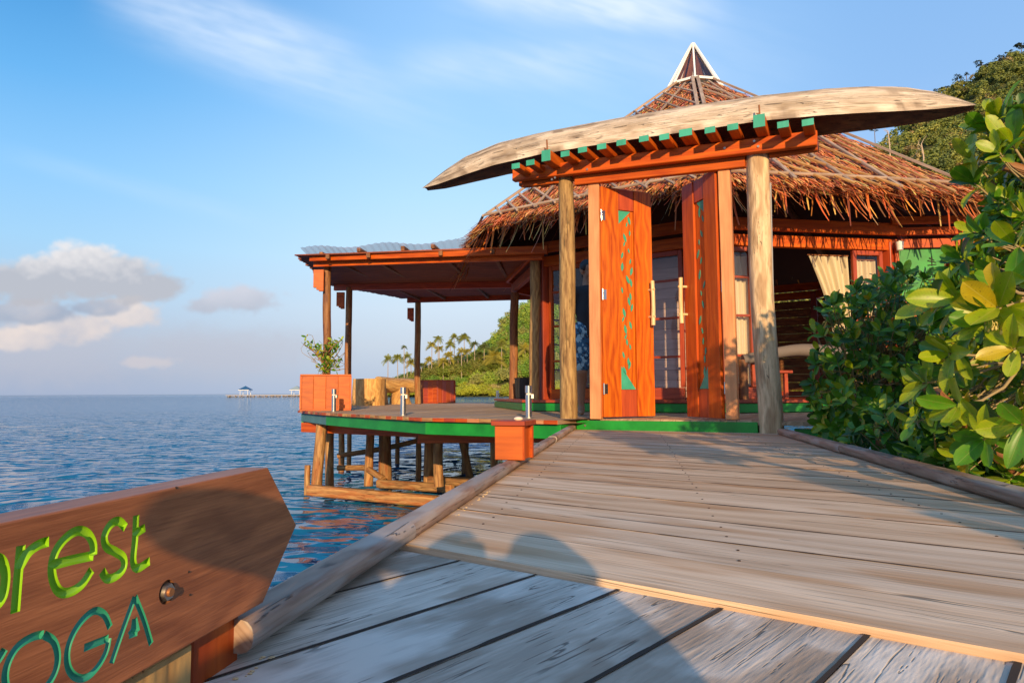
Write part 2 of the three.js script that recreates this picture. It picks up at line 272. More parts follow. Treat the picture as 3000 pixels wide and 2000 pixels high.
const stumpW = wood({ a: [.36, .17, .05], b: [.68, .42, .15], lu: 1, lv: .6, ring: 5, streak: 30, s: 19, rough: .7, bump: .006, crack: .6 });
const limeW = wood({ a: [.50, .36, .31], b: [.66, .50, .44], lu: 2, lv: .8, ring: 4, streak: 50, s: 20, rough: .6, bump: .001 });
const paintTex = (c, c2, s) => tex(256, 256, (u, v) => { const t = clamp(.5 + (fbm(u * 6 + s, v * 6, 5, 6, 6) - .5) * 1.6 + (vn(u * 64, v * 64, 64, 64) - .5) * .2); return [0, 1, 2].map((m) => mix(c[m], c2[m], t)); });
const mapped = (t, rep, rough, o = {}) => { t.repeat.set(rep, rep); return new THREE.MeshPhysicalMaterial({ map: t, roughness: rough, side: THREE.DoubleSide, ...o }); };
const greenP = mapped(paintTex([.004, .15, .012], [.012, .30, .03], 1), .8, .42), tealP = mapped(paintTex([.03, .27, .17], [.05, .40, .27], 2), 1.5, .55), dullTealP = mapped(paintTex([.06, .16, .17], [.09, .22, .23], 3), .8, .6);
const steelM = plain(.62, .60, .57, .22, { metalness: 1 }), steelDull = plain(.42, .38, .34, .45, { metalness: 1 }), rustM = plain(.25, .09, .03, .8), whiteP = plain(.80, .79, .76, .5), blackM = plain(.015, .014, .014, .6), darkIn = plain(.03, .018, .012, .9);
const glassM = plain(1, 1, 1, .02, { transmission: 1, thickness: 0, ior: 1.5 });

// ================================================================ water
{
  const tw = 512, wv = new Float32Array(tw * tw);
  for (let j = 0; j < tw; j++) for (let i = 0; i < tw; i++) { const u = i / tw, v = j / tw, wx = fbm(u * 5, v * 5, 3, 5, 5) * .8; wv[j * tw + i] = .45 * fbm(u * 9 + wx, v * 16 + wx, 3, 9, 16) + .35 * (1 - Math.abs(2 * fbm(u * 14 + 3, v * 22 + wx, 3, 14, 22) - 1)) + .2 * fbm(u * 40, v * 52, 2, 40, 52); }
  const bump = tex(tw, tw, (u, v) => { const x = wv[(Math.floor(v * tw) % tw) * tw + Math.floor(u * tw) % tw]; return [x, x, x]; }, false);
  bump.repeat.set(1 / 9, 1 / 9);
  const m = new THREE.MeshPhysicalMaterial({ roughness: .06, ior: 1.33, specularIntensity: .72, bumpMap: bump, bumpScale: .6 });
  m.color.setRGB(.008, .115, .25);
  const W = [[.9, .35, .024, 1.7], [1.1, -.5, .019, 2.3], [.8, .9, .017, 3.3], [1, .1, .015, 5.1], [.7, -.9, .011, 7.3], [1.2, .6, .005, 10.9], [1, -.2, .004, 15], [.6, .3, .03, .8]].map(([dx, dz, a, k]) => { const l = Math.hypot(dx, dz); return [dx / l * k, dz / l * k, a, R(0, 6)]; });
  const wave = (x, z) => { let s = 0; const wx = x + .9 * fbm(x * .35, z * .35, 2), wz = z + .9 * fbm(x * .35 + 50, z * .35, 2); for (const [a, b, h, p] of W) s += h * Math.sin(.35 * a * wx + b * wz + p); return s * (.45 + 1.1 * fbm(x * .12 + 20, z * .12, 2)); };
  const pos = [], uv = [], idx = [], nA = 420, nR = 470, full = 48;
  const ang = []; for (let i = 0; i <= nA; i++) ang.push(mix(-50, 50, i / nA)); for (let i = 1; i < full; i++) ang.push(mix(50, 310, i / full)); const na = ang.length;
  for (let k = 0; k <= nR; k++) {
    const r = k === nR ? 9000 : 1.2 * Math.exp(k * .0158), amp = sm(95, 30, r);
    for (let i = 0; i < na; i++) { const a = ang[i] * Math.PI / 180, x = Math.sin(a) * r, z = Math.cos(a) * r; pos.push(x, amp > 0 && Math.abs(ang[i]) <= 50 ? wave(x, z) * amp : 0, -z); uv.push(x, z); }
  }
  for (let k = 0; k < nR; k++) for (let i = 0; i < na; i++) { const a = k * na + i, b = k * na + (i + 1) % na, c = a + na, d = b + na; idx.push(a, b, c, b, d, c); }
  pos.push(0, 0, 0); uv.push(0, 0); const c0 = pos.length / 3 - 1; for (let i = 0; i < na; i++) idx.push(c0, (i + 1) % na, i);
  const g = geoFrom(pos, uv, null, idx);
  tag(put(null, 'water', g, m), null, null, null, 'structure');
}

// ================================================================ the wooded island: land, forest, palms
const RID = [[-.6, 0], [-.215, .0], [-.2, .006], [-.17, .013], [-.14, .022], [-.11, .032], [-.07, .040], [-.03, .066], [.0, .10], [.03, .125], [.08, .15], [.2, .21], [.35, .26], [.45, .29], [.50, .318], [.55, .364], [.62, .42], [.75, .487], [.9, .52], [1.1, .5], [1.5, .3], [2, .1]];
const ridge = (t) => { let i = 0; while (i < RID.length - 2 && t > RID[i + 1][0]) i++; return mix(RID[i][1], RID[i + 1][1], clamp((t - RID[i][0]) / (RID[i + 1][0] - RID[i][0]))); };
const shoreD = (t) => mix(300, 200, sm(-.05, .6, t)) + 10 * (fbm(t * 14 + 3, 2, 3) - .5), ridgeD = (t) => shoreD(t) + mix(60, 170, sm(-.1, .3, t));
function land(x, z) { // height of the land at x, z metres ahead
  const t = x / z, s = shoreD(t), q = ridgeD(t), k = (z - s) / (q - s); if (t < -.215) return -1;
  const top = ridge(t) * q; if (k <= 0) return -1;
  const h = k < 1 ? top * Math.pow(k, .85) : top * (1 - .5 * sm(1, 2.5, k));
  return h + (fbm(x * .03, z * .03, 3) - .5) * Math.min(10, h * .35) + .3;
}
{
  const pos = [], uv = [], idx = [], nT = 170, nK = 44;
  for (let i = 0; i <= nT; i++) { const t = mix(-.212, 1.9, i / nT); for (let k = 0; k <= nK; k++) { const z = mix(shoreD(t) - 2, ridgeD(t) + 160, k / nK), x = t * z; pos.push(x, land(x, z), -z); uv.push(x * .05, z * .05); } }
  for (let i = 0; i < nT; i++) for (let k = 0; k < nK; k++) { const a = i * (nK + 1) + k, b = a + nK + 1; idx.push(a, b, a + 1, b, b + 1, a + 1); }
  const m = mapped(tex(256, 256, (u, v) => { const n = fbm(u * 12, v * 12, 5, 12, 12); return [mix(.03, .10, n), mix(.045, .10, n), mix(.01, .03, n)]; }), 1, .95);
  tag(put(null, 'hills', geoFrom(pos, uv, null, idx), m), null, null, null, 'structure');
}
// a crown of small leaf faces in clumps
function crownGeo(rx, ry, clumps, perClump, size, s, flat = .3) {
  const pos = [], uv = [], nor = [], c = new THREE.Vector3(), d = new THREE.Vector3(), a = new THREE.Vector3(), b = new THREE.Vector3();
  for (let i = 0; i < clumps; i++) {
    const ph = R(0, 6.283), y = R(-.35, 1), rr = Math.sqrt(Math.max(0, 1 - y * y)) * R(.55, 1.05);
    c.set(Math.cos(ph) * rr * rx, (y * .9 + R(-.1, .1)) * ry, Math.sin(ph) * rr * rx); const cr = R(.22, .42) * rx;
    for (let k = 0; k < perClump; k++) {
      d.set(R(-1, 1), R(-.5, 1), R(-1, 1)).normalize(); const p = c.clone().addScaledVector(d, cr * R(.6, 1));
      const n = d.clone().add(new THREE.Vector3(R(-.7, .7), R(0, .9), R(-.7, .7))).normalize();
      a.set(R(-1, 1), R(-flat, flat), R(-1, 1)).cross(n).normalize(); b.crossVectors(n, a); const w = size * R(.6, 1.2), l = w * R(1.1, 1.9);
      const q = [p.clone().addScaledVector(a, -w * .5), p.clone().addScaledVector(b, l * .5), p.clone().addScaledVector(a, w * .5), p.clone().addScaledVector(b, -l * .5)];
      const gn2 = q[1].clone().sub(q[0]).cross(q[2].clone().sub(q[0])); for (const t of gn2.dot(n) > 0 ? [0, 1, 2, 0, 2, 3] : [0, 2, 1, 0, 3, 2]) { pos.push(q[t].x, q[t].y, q[t].z); uv.push(0, 0); nor.push(n.x, n.y, n.z); }
    }
  }
  return geoFrom(pos, uv, nor);
}
const leafM = (r, g, b, tr = .35) => plain(r, g, b, .75, { transmission: tr, thickness: 0, specularIntensity: .5 });
const crownM = leafM(.9, .9, .9);
function forest(name, label, category, protos, list) { // list: [x, y, z ahead, scale, [r, g, b], kind]
  const g = new THREE.Group(); g.name = name; scene.add(g); tag(g, label, category, null, 'stuff');
  protos.forEach((geo, k) => {
    const L = list.filter((e) => e[5] === k); if (!L.length) return;
    const im = new THREE.InstancedMesh(geo, crownM, L.length), M4 = new THREE.Matrix4(), q = new THREE.Quaternion(), col = new THREE.Color();
    L.forEach((e, i) => { q.setFromAxisAngle(UP, R(0, 6.283)); M4.compose(P3(e[0], e[1], e[2]), q, new THREE.Vector3(e[3] * R(.85, 1.15), e[3] * R(.8, 1.25), e[3] * R(.85, 1.15))); im.setMatrixAt(i, M4); im.setColorAt(i, col.setRGB(...e[4])); });
    im.name = 'tree_crown'; im.castShadow = im.receiveShadow = true; im.userData.kind = 'stuff'; g.add(im);
  });
}
const crownP = [0, 1, 2, 3].map((i) => crownGeo(1, [.8, 1, .7, 1.2][i], 26, 15, .2, i));
const bigP = [0, 1, 2].map((i) => crownGeo(1, [.75, .9, .65][i], 46, 26, .11, i));
{
  const list = [], near = [], belt = [];
  for (let i = 0; i < 5200 && list.length < 2600; i++) {
    const t = R(.28, 1.3), k = Math.pow(rnd(), .8) * 1.12, z = mix(shoreD(t), ridgeD(t), k), x = t * z, y = land(x, z); if (k < .04) continue;
    const s = R(2.2, 4.4), n = fbm(x * .035 + 9, z * .035 + y * .03, 3), m = rnd();
    let c = m < .5 ? [.10, .115, .022] : m < .72 ? [.15, .15, .03] : m < .88 ? [.20, .15, .06] : [.055, .075, .022]; const f = .55 + .9 * n; c = c.map((e) => e * f);
    list.push([x, y + s * .75, z, s, c.map((e) => e * 2.6), Math.floor(rnd() * 4)]);
  }
  forest('forest', 'olive green forest covering the steep hillside behind the thatched hut', 'forest', crownP, list);
  for (let i = 0; i < 2000 && near.length < 900; i++) {
    const t = R(-.17, .3), k = Math.pow(rnd(), .75), z = mix(shoreD(t) + 6, ridgeD(t), k), x = t * z, y = land(x, z); 
    const s = R(2.6, 5.0) * (t < -.02 ? .78 : 1), m = rnd(), f = .7 + .7 * fbm(x * .05, z * .05 + 8, 3);
    const c = (m < .5 ? [.12, .20, .022] : m < .8 ? [.20, .25, .03] : [.20, .20, .05]).map((e) => e * f);
    near.push([x, y + s * .8, z, s, c.map((e) => e * 2), Math.floor(rnd() * 3)]);
  }
  for (let i = 0; i < 280; i++) { const t = R(-.185, -.02), z = shoreD(t) + R(16, 34), x = t * z, s = R(2.2, 3.8), f = R(.7, 1.2), hgt = mix(3.4, 7, sm(-.165, -.1, t)) * R(.7, 1.1); near.push([x, Math.max(land(x, z), 0) + hgt, z, s, (rnd() < .6 ? [.24, .30, .035] : [.34, .34, .06]).map((e) => e * f), Math.floor(rnd() * 3)]); }
  forest('woodland', 'bright green tropical woodland on the island slope beyond the deck', 'woodland', bigP, near);
  for (let i = 0; i < 420; i++) {
    const t = i < 300 ? R(-.195, .12) : R(.12, .9), z = shoreD(t) + R(-3, 9), x = t * z, s = R(1.8, 3.3) * (t < -.14 ? mix(.5, 1, sm(-.2, -.14, t)) : 1), m = rnd(), f = R(.8, 1.2);
    belt.push([x, R(.4, 1.8) + s * .45, z, s, (m < .6 ? [.27, .28, .022] : m < .85 ? [.21, .24, .03] : [.24, .19, .06]).map((e) => e * f * 2.1), Math.floor(rnd() * 3)]);
  }
  forest('mangrove_belt', 'yellow green mangrove bushes lining the shore of the island', 'mangroves', bigP, belt);
}
// single trees on the skyline of the hill
{
  const bark = plain(.20, .15, .11, .9);
  const spots = [[2178, 199, 'smallest dark tree at the lower end of the hill ridge above the canoe tip', 3.0], [2200, 176, 'dark bushy tree low on the hill ridge right of the canoe tip', 3.2], [2220, 168, 'thin dark tree with a small flat crown on the hill ridge', 2.0], [2257, 146, 'tall dark tree with a wide layered crown halfway up the hill ridge', 4.4], [2297, 131, 'dark tree with two tufts on the upper hill ridge', 3.2], [2319, 122, 'broad dark tree beside the twin tufted one on the upper ridge', 3.2], [2346, 104, 'topmost dark tree of the hill ridge at the picture edge', 5.0], [2009, 292, 'dark tree on the ridge seen between canoe and thatched roof', 3.0], [2150, 208, 'small dark tree peeping over the canoe back near its tip', 2.4]];
  for (const [u, v, label, s] of spots) {
    const t = (u - 1176) / FOC, z = ridgeD(t) + 3, top = at(u, v, z), y0 = land(t * z, z);
    const base = new THREE.Vector3(top.x, Math.min(y0 - 1, top.y - s * 2), top.z), tr = thing('ridge_tree', base, label, 'tree', 'trees on the hill ridge');
    put(tr, 'trunk', log([base.clone(), base.clone().lerp(top, .5).add(new THREE.Vector3(R(-.4, .4), 0, 0)), top.clone()], [.35, .15], 7, .1, 6), bark);
    const gs = []; for (let i = 0; i < 7; i++) { const g = crownGeo(s * R(.25, .45), s * R(.16, .28), 10, 12, s * .10, i); g.translate(top.x + R(-.62, .62) * s, top.y + R(-.75, .3) * s, top.z + R(-.5, .5) * s); gs.push(g); }
    put(tr, 'crown', gs, leafM(.045, .06, .03, .2));
  }
  // pale bare trunks standing in the forest
  for (const [u, v, v2, label] of [[2232, 425, 358, 'pale bare trunk standing tall in the hillside forest'], [2045, 378, 300, 'pale trunk in the forest just above the right roof hip'], [2122, 372, 330, 'short pale trunk among the hillside trees below the canoe tip']]) {
    const t = (u - 1176) / FOC; let z = shoreD(t); for (; z < ridgeD(t); z += 1) { const p = at(u, v, z); if (land(p.x, z) > p.y - 2) break; } z -= 9;
    const a = at(u, v + 14, z), b = at(u - 5, v2, z), o = thing('bare_tree', a, label, 'tree', 'pale trunks in the hillside forest');
    put(o, 'trunk', log([a.clone(), a.clone().lerp(b, .5).add(new THREE.Vector3(.5, 0, 0)), b.clone()], [.42, .22], 7, .1, 8), plain(.50, .38, .26, .9));
    [0, 1, 2, 3].forEach((i) => { const p = a.clone().lerp(b, .6 + .13 * i); put(o, 'branch', log([p, p.clone().add(new THREE.Vector3(R(-2, 2), R(1, 2), R(-1, 1))), p.clone().add(new THREE.Vector3(R(-3, 3), R(2.4, 4), R(-1, 1)))], [.16, .06], 5, .1, 5), plain(.50, .38, .26, .9)); });
  }
}
// palms
const palmLeaf = [leafM(.26, .27, .035, .3), leafM(.40, .34, .04, .3), leafM(.14, .17, .03, .3)], palmBark = plain(.36, .29, .22, .9);
function palm(u, v, span, foot, label, mat, lean = 0) {
  const t = (u - 1176) / FOC, z = shoreD(t) + 14 + R(0, 8), top = at(u, v, z), r = span * .66 * z / FOC, base = new THREE.Vector3(top.x + lean, Math.min(top.y - foot, land(t * z, z) + .2), top.z);
  const o = thing('coconut_palm', base, label, 'palm tree', 'coconut palms on the island');
  put(o, 'trunk', log([base.clone(), base.clone().lerp(top, .5).add(new THREE.Vector3(-lean * .25, 0, 0)), top.clone()], [.26, .15], 7, .05, 8), palmBark);
  const n = 20;
  for (let i = 0; i < n; i++) {
    const dr = R(.28, .8), pos = [], uv = [], a = i / n * 6.283 * 1.618 * 3 + R(-.2, .2), el = mix(1.35, -.45, i / n) + R(-.2, .2), dir = new THREE.Vector3(Math.cos(a), 0, Math.sin(a)), L = r * R(1.05, 1.5), side = new THREE.Vector3(-dir.z, 0, dir.x);
    const P = (s) => top.clone().addScaledVector(dir, L * s * Math.cos(el) * (1 - .12 * s)).addScaledVector(UP, L * (s * Math.sin(el) - dr * s * s)), K = 13;
    for (let k = 1; k <= K; k++) {
      const p = P(k / K), q = P((k - .95) / K), tl = L * .42 * Math.sin(Math.PI * (.12 + .82 * k / K));
      for (const sd of [-1, 1]) { const e = p.clone().addScaledVector(side, sd * tl).addScaledVector(UP, -tl * .55).addScaledVector(dir, tl * .5); pos.push(p.x, p.y, p.z, q.x, q.y, q.z, e.x, e.y, e.z); uv.push(0, 0, 0, 1, 1, 1); }
    }
    put(o, 'frond', geoFrom(pos, uv), mat);
  }
}
palm(891, 823, 19, 6, 'palm standing first and lowest at the left tip of the island', palmLeaf[0]);
palm(913, 820, 24, 6, 'round headed palm second from the left tip of the island', palmLeaf[0], .5);
palm(928, 796, 11, 9, 'thin palm with a tiny head rising above the island tip', palmLeaf[2], .3);
palm(935, 818, 18, 6, 'palm half behind the thin one near the island tip', palmLeaf[0]);
palm(944, 832, 22, 5, 'low drooping palm just left of the far pergola post', palmLeaf[1]);
palm(992, 792, 20, 10, 'palm leftmost of the tall trio right of the far pergola post', palmLeaf[1], -.4);
palm(1006, 776, 17, 12, 'highest palm of the tall trio right of the far pergola post', palmLeaf[0], .4);
palm(1009, 800, 17, 9, 'brownish palm under the highest one of the tall trio', palmLeaf[1]);
palm(1034, 790, 20, 10, 'palm left of the tall pair in the middle of the island', palmLeaf[0], .6);
palm(1043, 773, 18, 12, 'slim tall palm in the middle of the island', palmLeaf[0], .5);
palm(1066, 774, 27, 12, 'largest headed tall palm nearest the wooded slope', palmLeaf[0], .3);
palm(1090, 789, 18, 9, 'small ragged palm against the foot of the wooded slope', palmLeaf[2]);
palm(1031, 815, 22, 6, 'low palm in front of the tall palms above the mangroves', palmLeaf[1]);
palm(1073, 806, 20, 6, 'low palm under the largest headed palm', palmLeaf[1]);
palm(1136, 818, 44, 4, 'bright palm with long arching fronds on the wooded slope', palmLeaf[1]);
palm(1206, 800, 30, 4, 'palm seen in the gap beside the natural timber post', palmLeaf[1]);
for (const [u, v, sp, label] of [[968, 838, 20, 'small palm just right of the far pergola post, low in the greenery'], [985, 826, 20, 'small palm at the left foot of the tall palm trio'], [1018, 828, 22, 'small palm under the brownish palm of the tall trio'], [1052, 822, 22, 'small palm left of the trunk of the largest headed palm, above the low mangroves'], [1060, 806, 20, 'small palm half way up, close behind the largest headed palm'], [1100, 815, 26, 'small spreading palm on the wooded slope right of the ragged palm'], [1112, 796, 22, 'small palm on the wooded slope above the bright long fronded palm'], [1152, 790, 28, 'small palm in the wooded slope left of the dark log post of the pergola'], [1086, 838, 26, 'low spreading palm over the mangroves right of the red planter'], [1165, 838, 30, 'low spreading palm over the mangroves beside the dark log post']]) palm(u, v, sp, 4, label, palmLeaf[u % 3]);

// ================================================================ jetty far out
{
  const z = 430, y = 1.15, a = at(520, 906, z), b = at(700, 903.5, z); a.y = b.y = y;
  const wp = plain(.42, .36, .30, .8), o = thing('jetty', a, 'long low wooden jetty far out on the horizon', 'jetty');
  put(o, 'deck', bar(a, b, 3, .4), wp);
  for (let i = 0; i < 13; i++) { const p = a.clone().lerp(b, (i + .5) / 13); put(o, 'pile', bar(p.clone().setY(-1), p.clone().setY(y - .2), .5, .5, .02, new THREE.Vector3(1, 0, 0)), plain(.12, .10, .09, .8)); }
  const stones = []; for (let i = 0; i < 120; i++) { const p = a.clone().lerp(b, rnd()); const g = new THREE.IcosahedronGeometry(R(.3, .7), 0).toNonIndexed(); g.translate(p.x, R(0, .5), p.z + R(-1, 2)); stones.push(g); }
  put(o, 'rubble', stones, plain(.22, .19, .17, .9), 'stuff');
  const pav = (u, w, h, roofC, label) => {
    const c = at(u, 904, z); c.y = y + .2; const q = thing('pavilion', c, label, 'pavilion');
    for (const [sx, sz] of [[-1, -1], [1, -1], [-1, 1], [1, 1]]) { const p = c.clone().add(new THREE.Vector3(sx * w * .36, 0, sz * w * .36)); put(q, 'post', bar(p, p.clone().setY(c.y + h), .22, .22, .01, new THREE.Vector3(1, 0, 0)), whiteP); }
    put(q, 'eaves_board', blk(c.clone().setY(c.y + h + .15), new THREE.Vector3(1, 0, 0), w, .35, w, .02), whiteP);
    const r = new THREE.ConeGeometry(w * .74, w * .36, 4); r.rotateY(Math.PI / 4); r.translate(c.x, c.y + h + .35 + w * .18, c.z); put(q, 'roof', r.toNonIndexed(), roofC);
  };
  pav(563, 6.6, 3, plain(.03, .12, .24, .6), 'small jetty pavilion with a blue pyramid roof and white eaves');
  pav(681, 7, 2.8, plain(.35, .42, .40, .7), 'pale roofed jetty pavilion half hidden by the left planter');
}

// ================================================================ boardwalk
const WALK = 1.23, PLAT = 1.34, FLOOR = 1.50;
const XL = (z) => -.37 + .17 * (z - .996), XR = (z) => 1.563 + .186 * (z - 2.122);
{
  const bw = new THREE.Group(); bw.name = 'boardwalk'; scene.add(bw); org.set(bw, ZERO); bw.userData.kind = 'structure';
  const N = 20, cuts = []; let acc = 0; const ws = []; for (let i = 0; i < N; i++) { const w = R(.8, 1.2); ws.push(w); acc += w; }
  let c = 0; cuts.push(0); for (const w of ws) { c += w / acc; cuts.push(c); }
  for (let i = 0; i < N; i++) {
    const g = .0022, t0 = cuts[i], t1 = cuts[i + 1], a0 = mix(1.70, 7.12, t0) + g, a1 = mix(1.70, 7.12, t1) - g, b0 = mix(.53, 6.12, t0) + g, b1 = mix(.53, 6.12, t1) - g, gg = .0022;
    const oL = R(.085, .1), oR = R(.09, .12), poly = [[XL(a0) - oL, a0 + .05], [XR(b0) + oR, b0 - .05], [XR(b1) + oR, b1 - .05], [XL(a1) - oL, a1 + .05]];
    const tilt = R(-.0008, .0008), tp = WALK + R(-.0006, .0006) + (i === 0 ? .0045 : .003), dx = XR(b0) - XL(a0), dz = b0 - a0, l = Math.hypot(dx, dz);
    put(bw, 'plank', prism(poly, tp - .042, (p) => tp + tilt * (p[0] - .8), [dx / l, dz / l]), pick(deckW.vars));
  }
  // the nearer deck, its planks laid the other way
  const region = [[-.335, 1.735], [1.45, .435], [1.75, .2], [1.6, -1.7], [-.3, -1.7], [-.75, -.2], [-.425, .85], [-.40, 1.2]], d = [.661, .750], n = [.750, -.661];
  const cs = [-1.6, -1.135, -.926, -.736, -.537, -.309, -.122, .09, .29, .50, .71, .93, 1.14, 1.35, 1.6, 1.85, 2.1, 2.4, 2.7];
  for (let i = 0; i < cs.length - 1; i++) {
    const poly = strip(region, n[0], n[1], cs[i] + .0035, cs[i + 1] - .0035); if (poly.length < 3 || area(poly) < .004) continue;
    const tp = WALK - .0085 + R(-.0012, .0012);
    put(bw, 'plank', prism(poly, tp - .045, tp, d), pick(deckNearW.vars));
  }
  // packed dirt in the joints, and the raw edge strip where the two runs of boards meet
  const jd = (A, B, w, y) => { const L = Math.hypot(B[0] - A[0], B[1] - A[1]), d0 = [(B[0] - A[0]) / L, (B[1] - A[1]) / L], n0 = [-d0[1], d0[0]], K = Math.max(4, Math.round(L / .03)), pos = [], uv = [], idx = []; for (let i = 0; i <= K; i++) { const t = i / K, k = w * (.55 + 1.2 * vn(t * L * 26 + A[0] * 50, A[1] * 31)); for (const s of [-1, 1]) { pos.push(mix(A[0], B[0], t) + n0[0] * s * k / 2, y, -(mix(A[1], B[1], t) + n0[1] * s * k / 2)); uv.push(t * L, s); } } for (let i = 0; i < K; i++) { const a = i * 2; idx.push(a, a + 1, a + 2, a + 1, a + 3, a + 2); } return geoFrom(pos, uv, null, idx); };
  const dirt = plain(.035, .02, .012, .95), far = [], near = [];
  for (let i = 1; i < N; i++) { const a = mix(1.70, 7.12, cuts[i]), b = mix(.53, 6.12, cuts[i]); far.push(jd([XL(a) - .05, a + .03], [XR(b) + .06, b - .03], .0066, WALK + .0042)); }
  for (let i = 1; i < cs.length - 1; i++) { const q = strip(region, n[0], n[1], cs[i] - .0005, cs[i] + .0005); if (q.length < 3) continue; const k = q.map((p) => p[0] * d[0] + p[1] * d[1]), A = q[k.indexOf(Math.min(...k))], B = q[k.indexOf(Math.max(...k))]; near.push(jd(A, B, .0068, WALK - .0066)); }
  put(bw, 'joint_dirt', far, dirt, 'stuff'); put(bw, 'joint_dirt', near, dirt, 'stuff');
  { const nl = []; for (const o of [.14, .86, 1.6]) for (let i = 0; i < N; i++) for (const q of [.28, .72]) { const t = mix(cuts[i], cuts[i + 1], q), a = mix(1.70, 7.12, t), b = mix(.53, 6.12, t), k = (o + R(-.008, .008)) / 1.9, g = new THREE.CylinderGeometry(.0036, .0036, .003, 8).toNonIndexed(); g.translate(mix(XL(a), XR(b), k), WALK + .0032, -mix(a, b, k)); nl.push(g); } put(bw, 'nail', nl, plain(.05, .03, .022, .7, { metalness: .4 }), 'stuff'); }
  { const a = P3(XL(1.7) - .04, WALK - .004, 1.755), b = P3(XR(.53) + .08, WALK - .004, .505); put(bw, 'edge_strip', bar(a, b, .012, .011, .002), stumpW.vars[1]); }
  for (const o of [.12, .85, 1.62]) put(bw, 'bearer', bar(P3(XL(-1) + o, WALK - .12, -1), P3(XL(7) + o, WALK - .12, 7), .09, .13), darkLogW.vars[1]);
}
// kerb timbers
{
  const kb = (side, z0, z1, w, h, label, i) => {
    const X = side < 0 ? (z) => XL(z) - w / 2 : (z) => XR(z) + w / 2, y = WALK + h / 2 + .004, j = R(-.003, .003);
    const a = P3(X(z0) + j, y, z0), b = P3(X(z1) + j, y, z1), g = rail(a, b, w, h, .019);
    tag(put(null, 'kerb_timber', g, kerbW.vars[i % 5]), label, 'kerb timber', 'kerb timbers edging the boardwalk');
  };
  kb(-1, 1.0, 1.742, .074, .047, 'nearest kerb timber, its end touching the arrow sign', 0);
  kb(-1, 1.744, 2.40, .072, .046, 'short kerb timber with a dark knot hole, next after the nearest one', 2);
  kb(-1, 2.404, 3.16, .073, .045, 'kerb timber ending just before the small wooden lamp box', 1);
  kb(-1, 3.16, 5.1, .07, .04, 'kerb timber carrying the small wooden lamp box', 3);
  kb(-1, 5.104, 6.98, .07, .045, 'kerb timber running up to the slimmer brown gate post', 4);
  kb(1, .2, 4.05, .085, .052, 'long rounded kerb timber beside the mangrove bushes', 1);
  kb(1, 4.055, 5.85, .083, .05, 'kerb timber running up to the thick pale gate post', 3);
  // knot hole and chips
  const chips = []; for (let i = 0; i < 34; i++) { const z = pick([R(.92, 1.02), R(2.0, 2.6)]), p = P3(XL(z) + R(.004, .02), WALK - (z < 1.5 ? .008 : -.004), z), s = R(.0012, .0032); const g = new THREE.IcosahedronGeometry(s, 0).toNonIndexed(); g.scale(1.6, .6, 1); g.translate(p.x, p.y + s * .4, p.z); chips.push(g); }
  tag(put(null, 'wood_chips', chips, plain(.62, .45, .25, .9)), 'pale wood chips scattered along the foot of the kerb', 'wood chips', null, 'stuff');
}

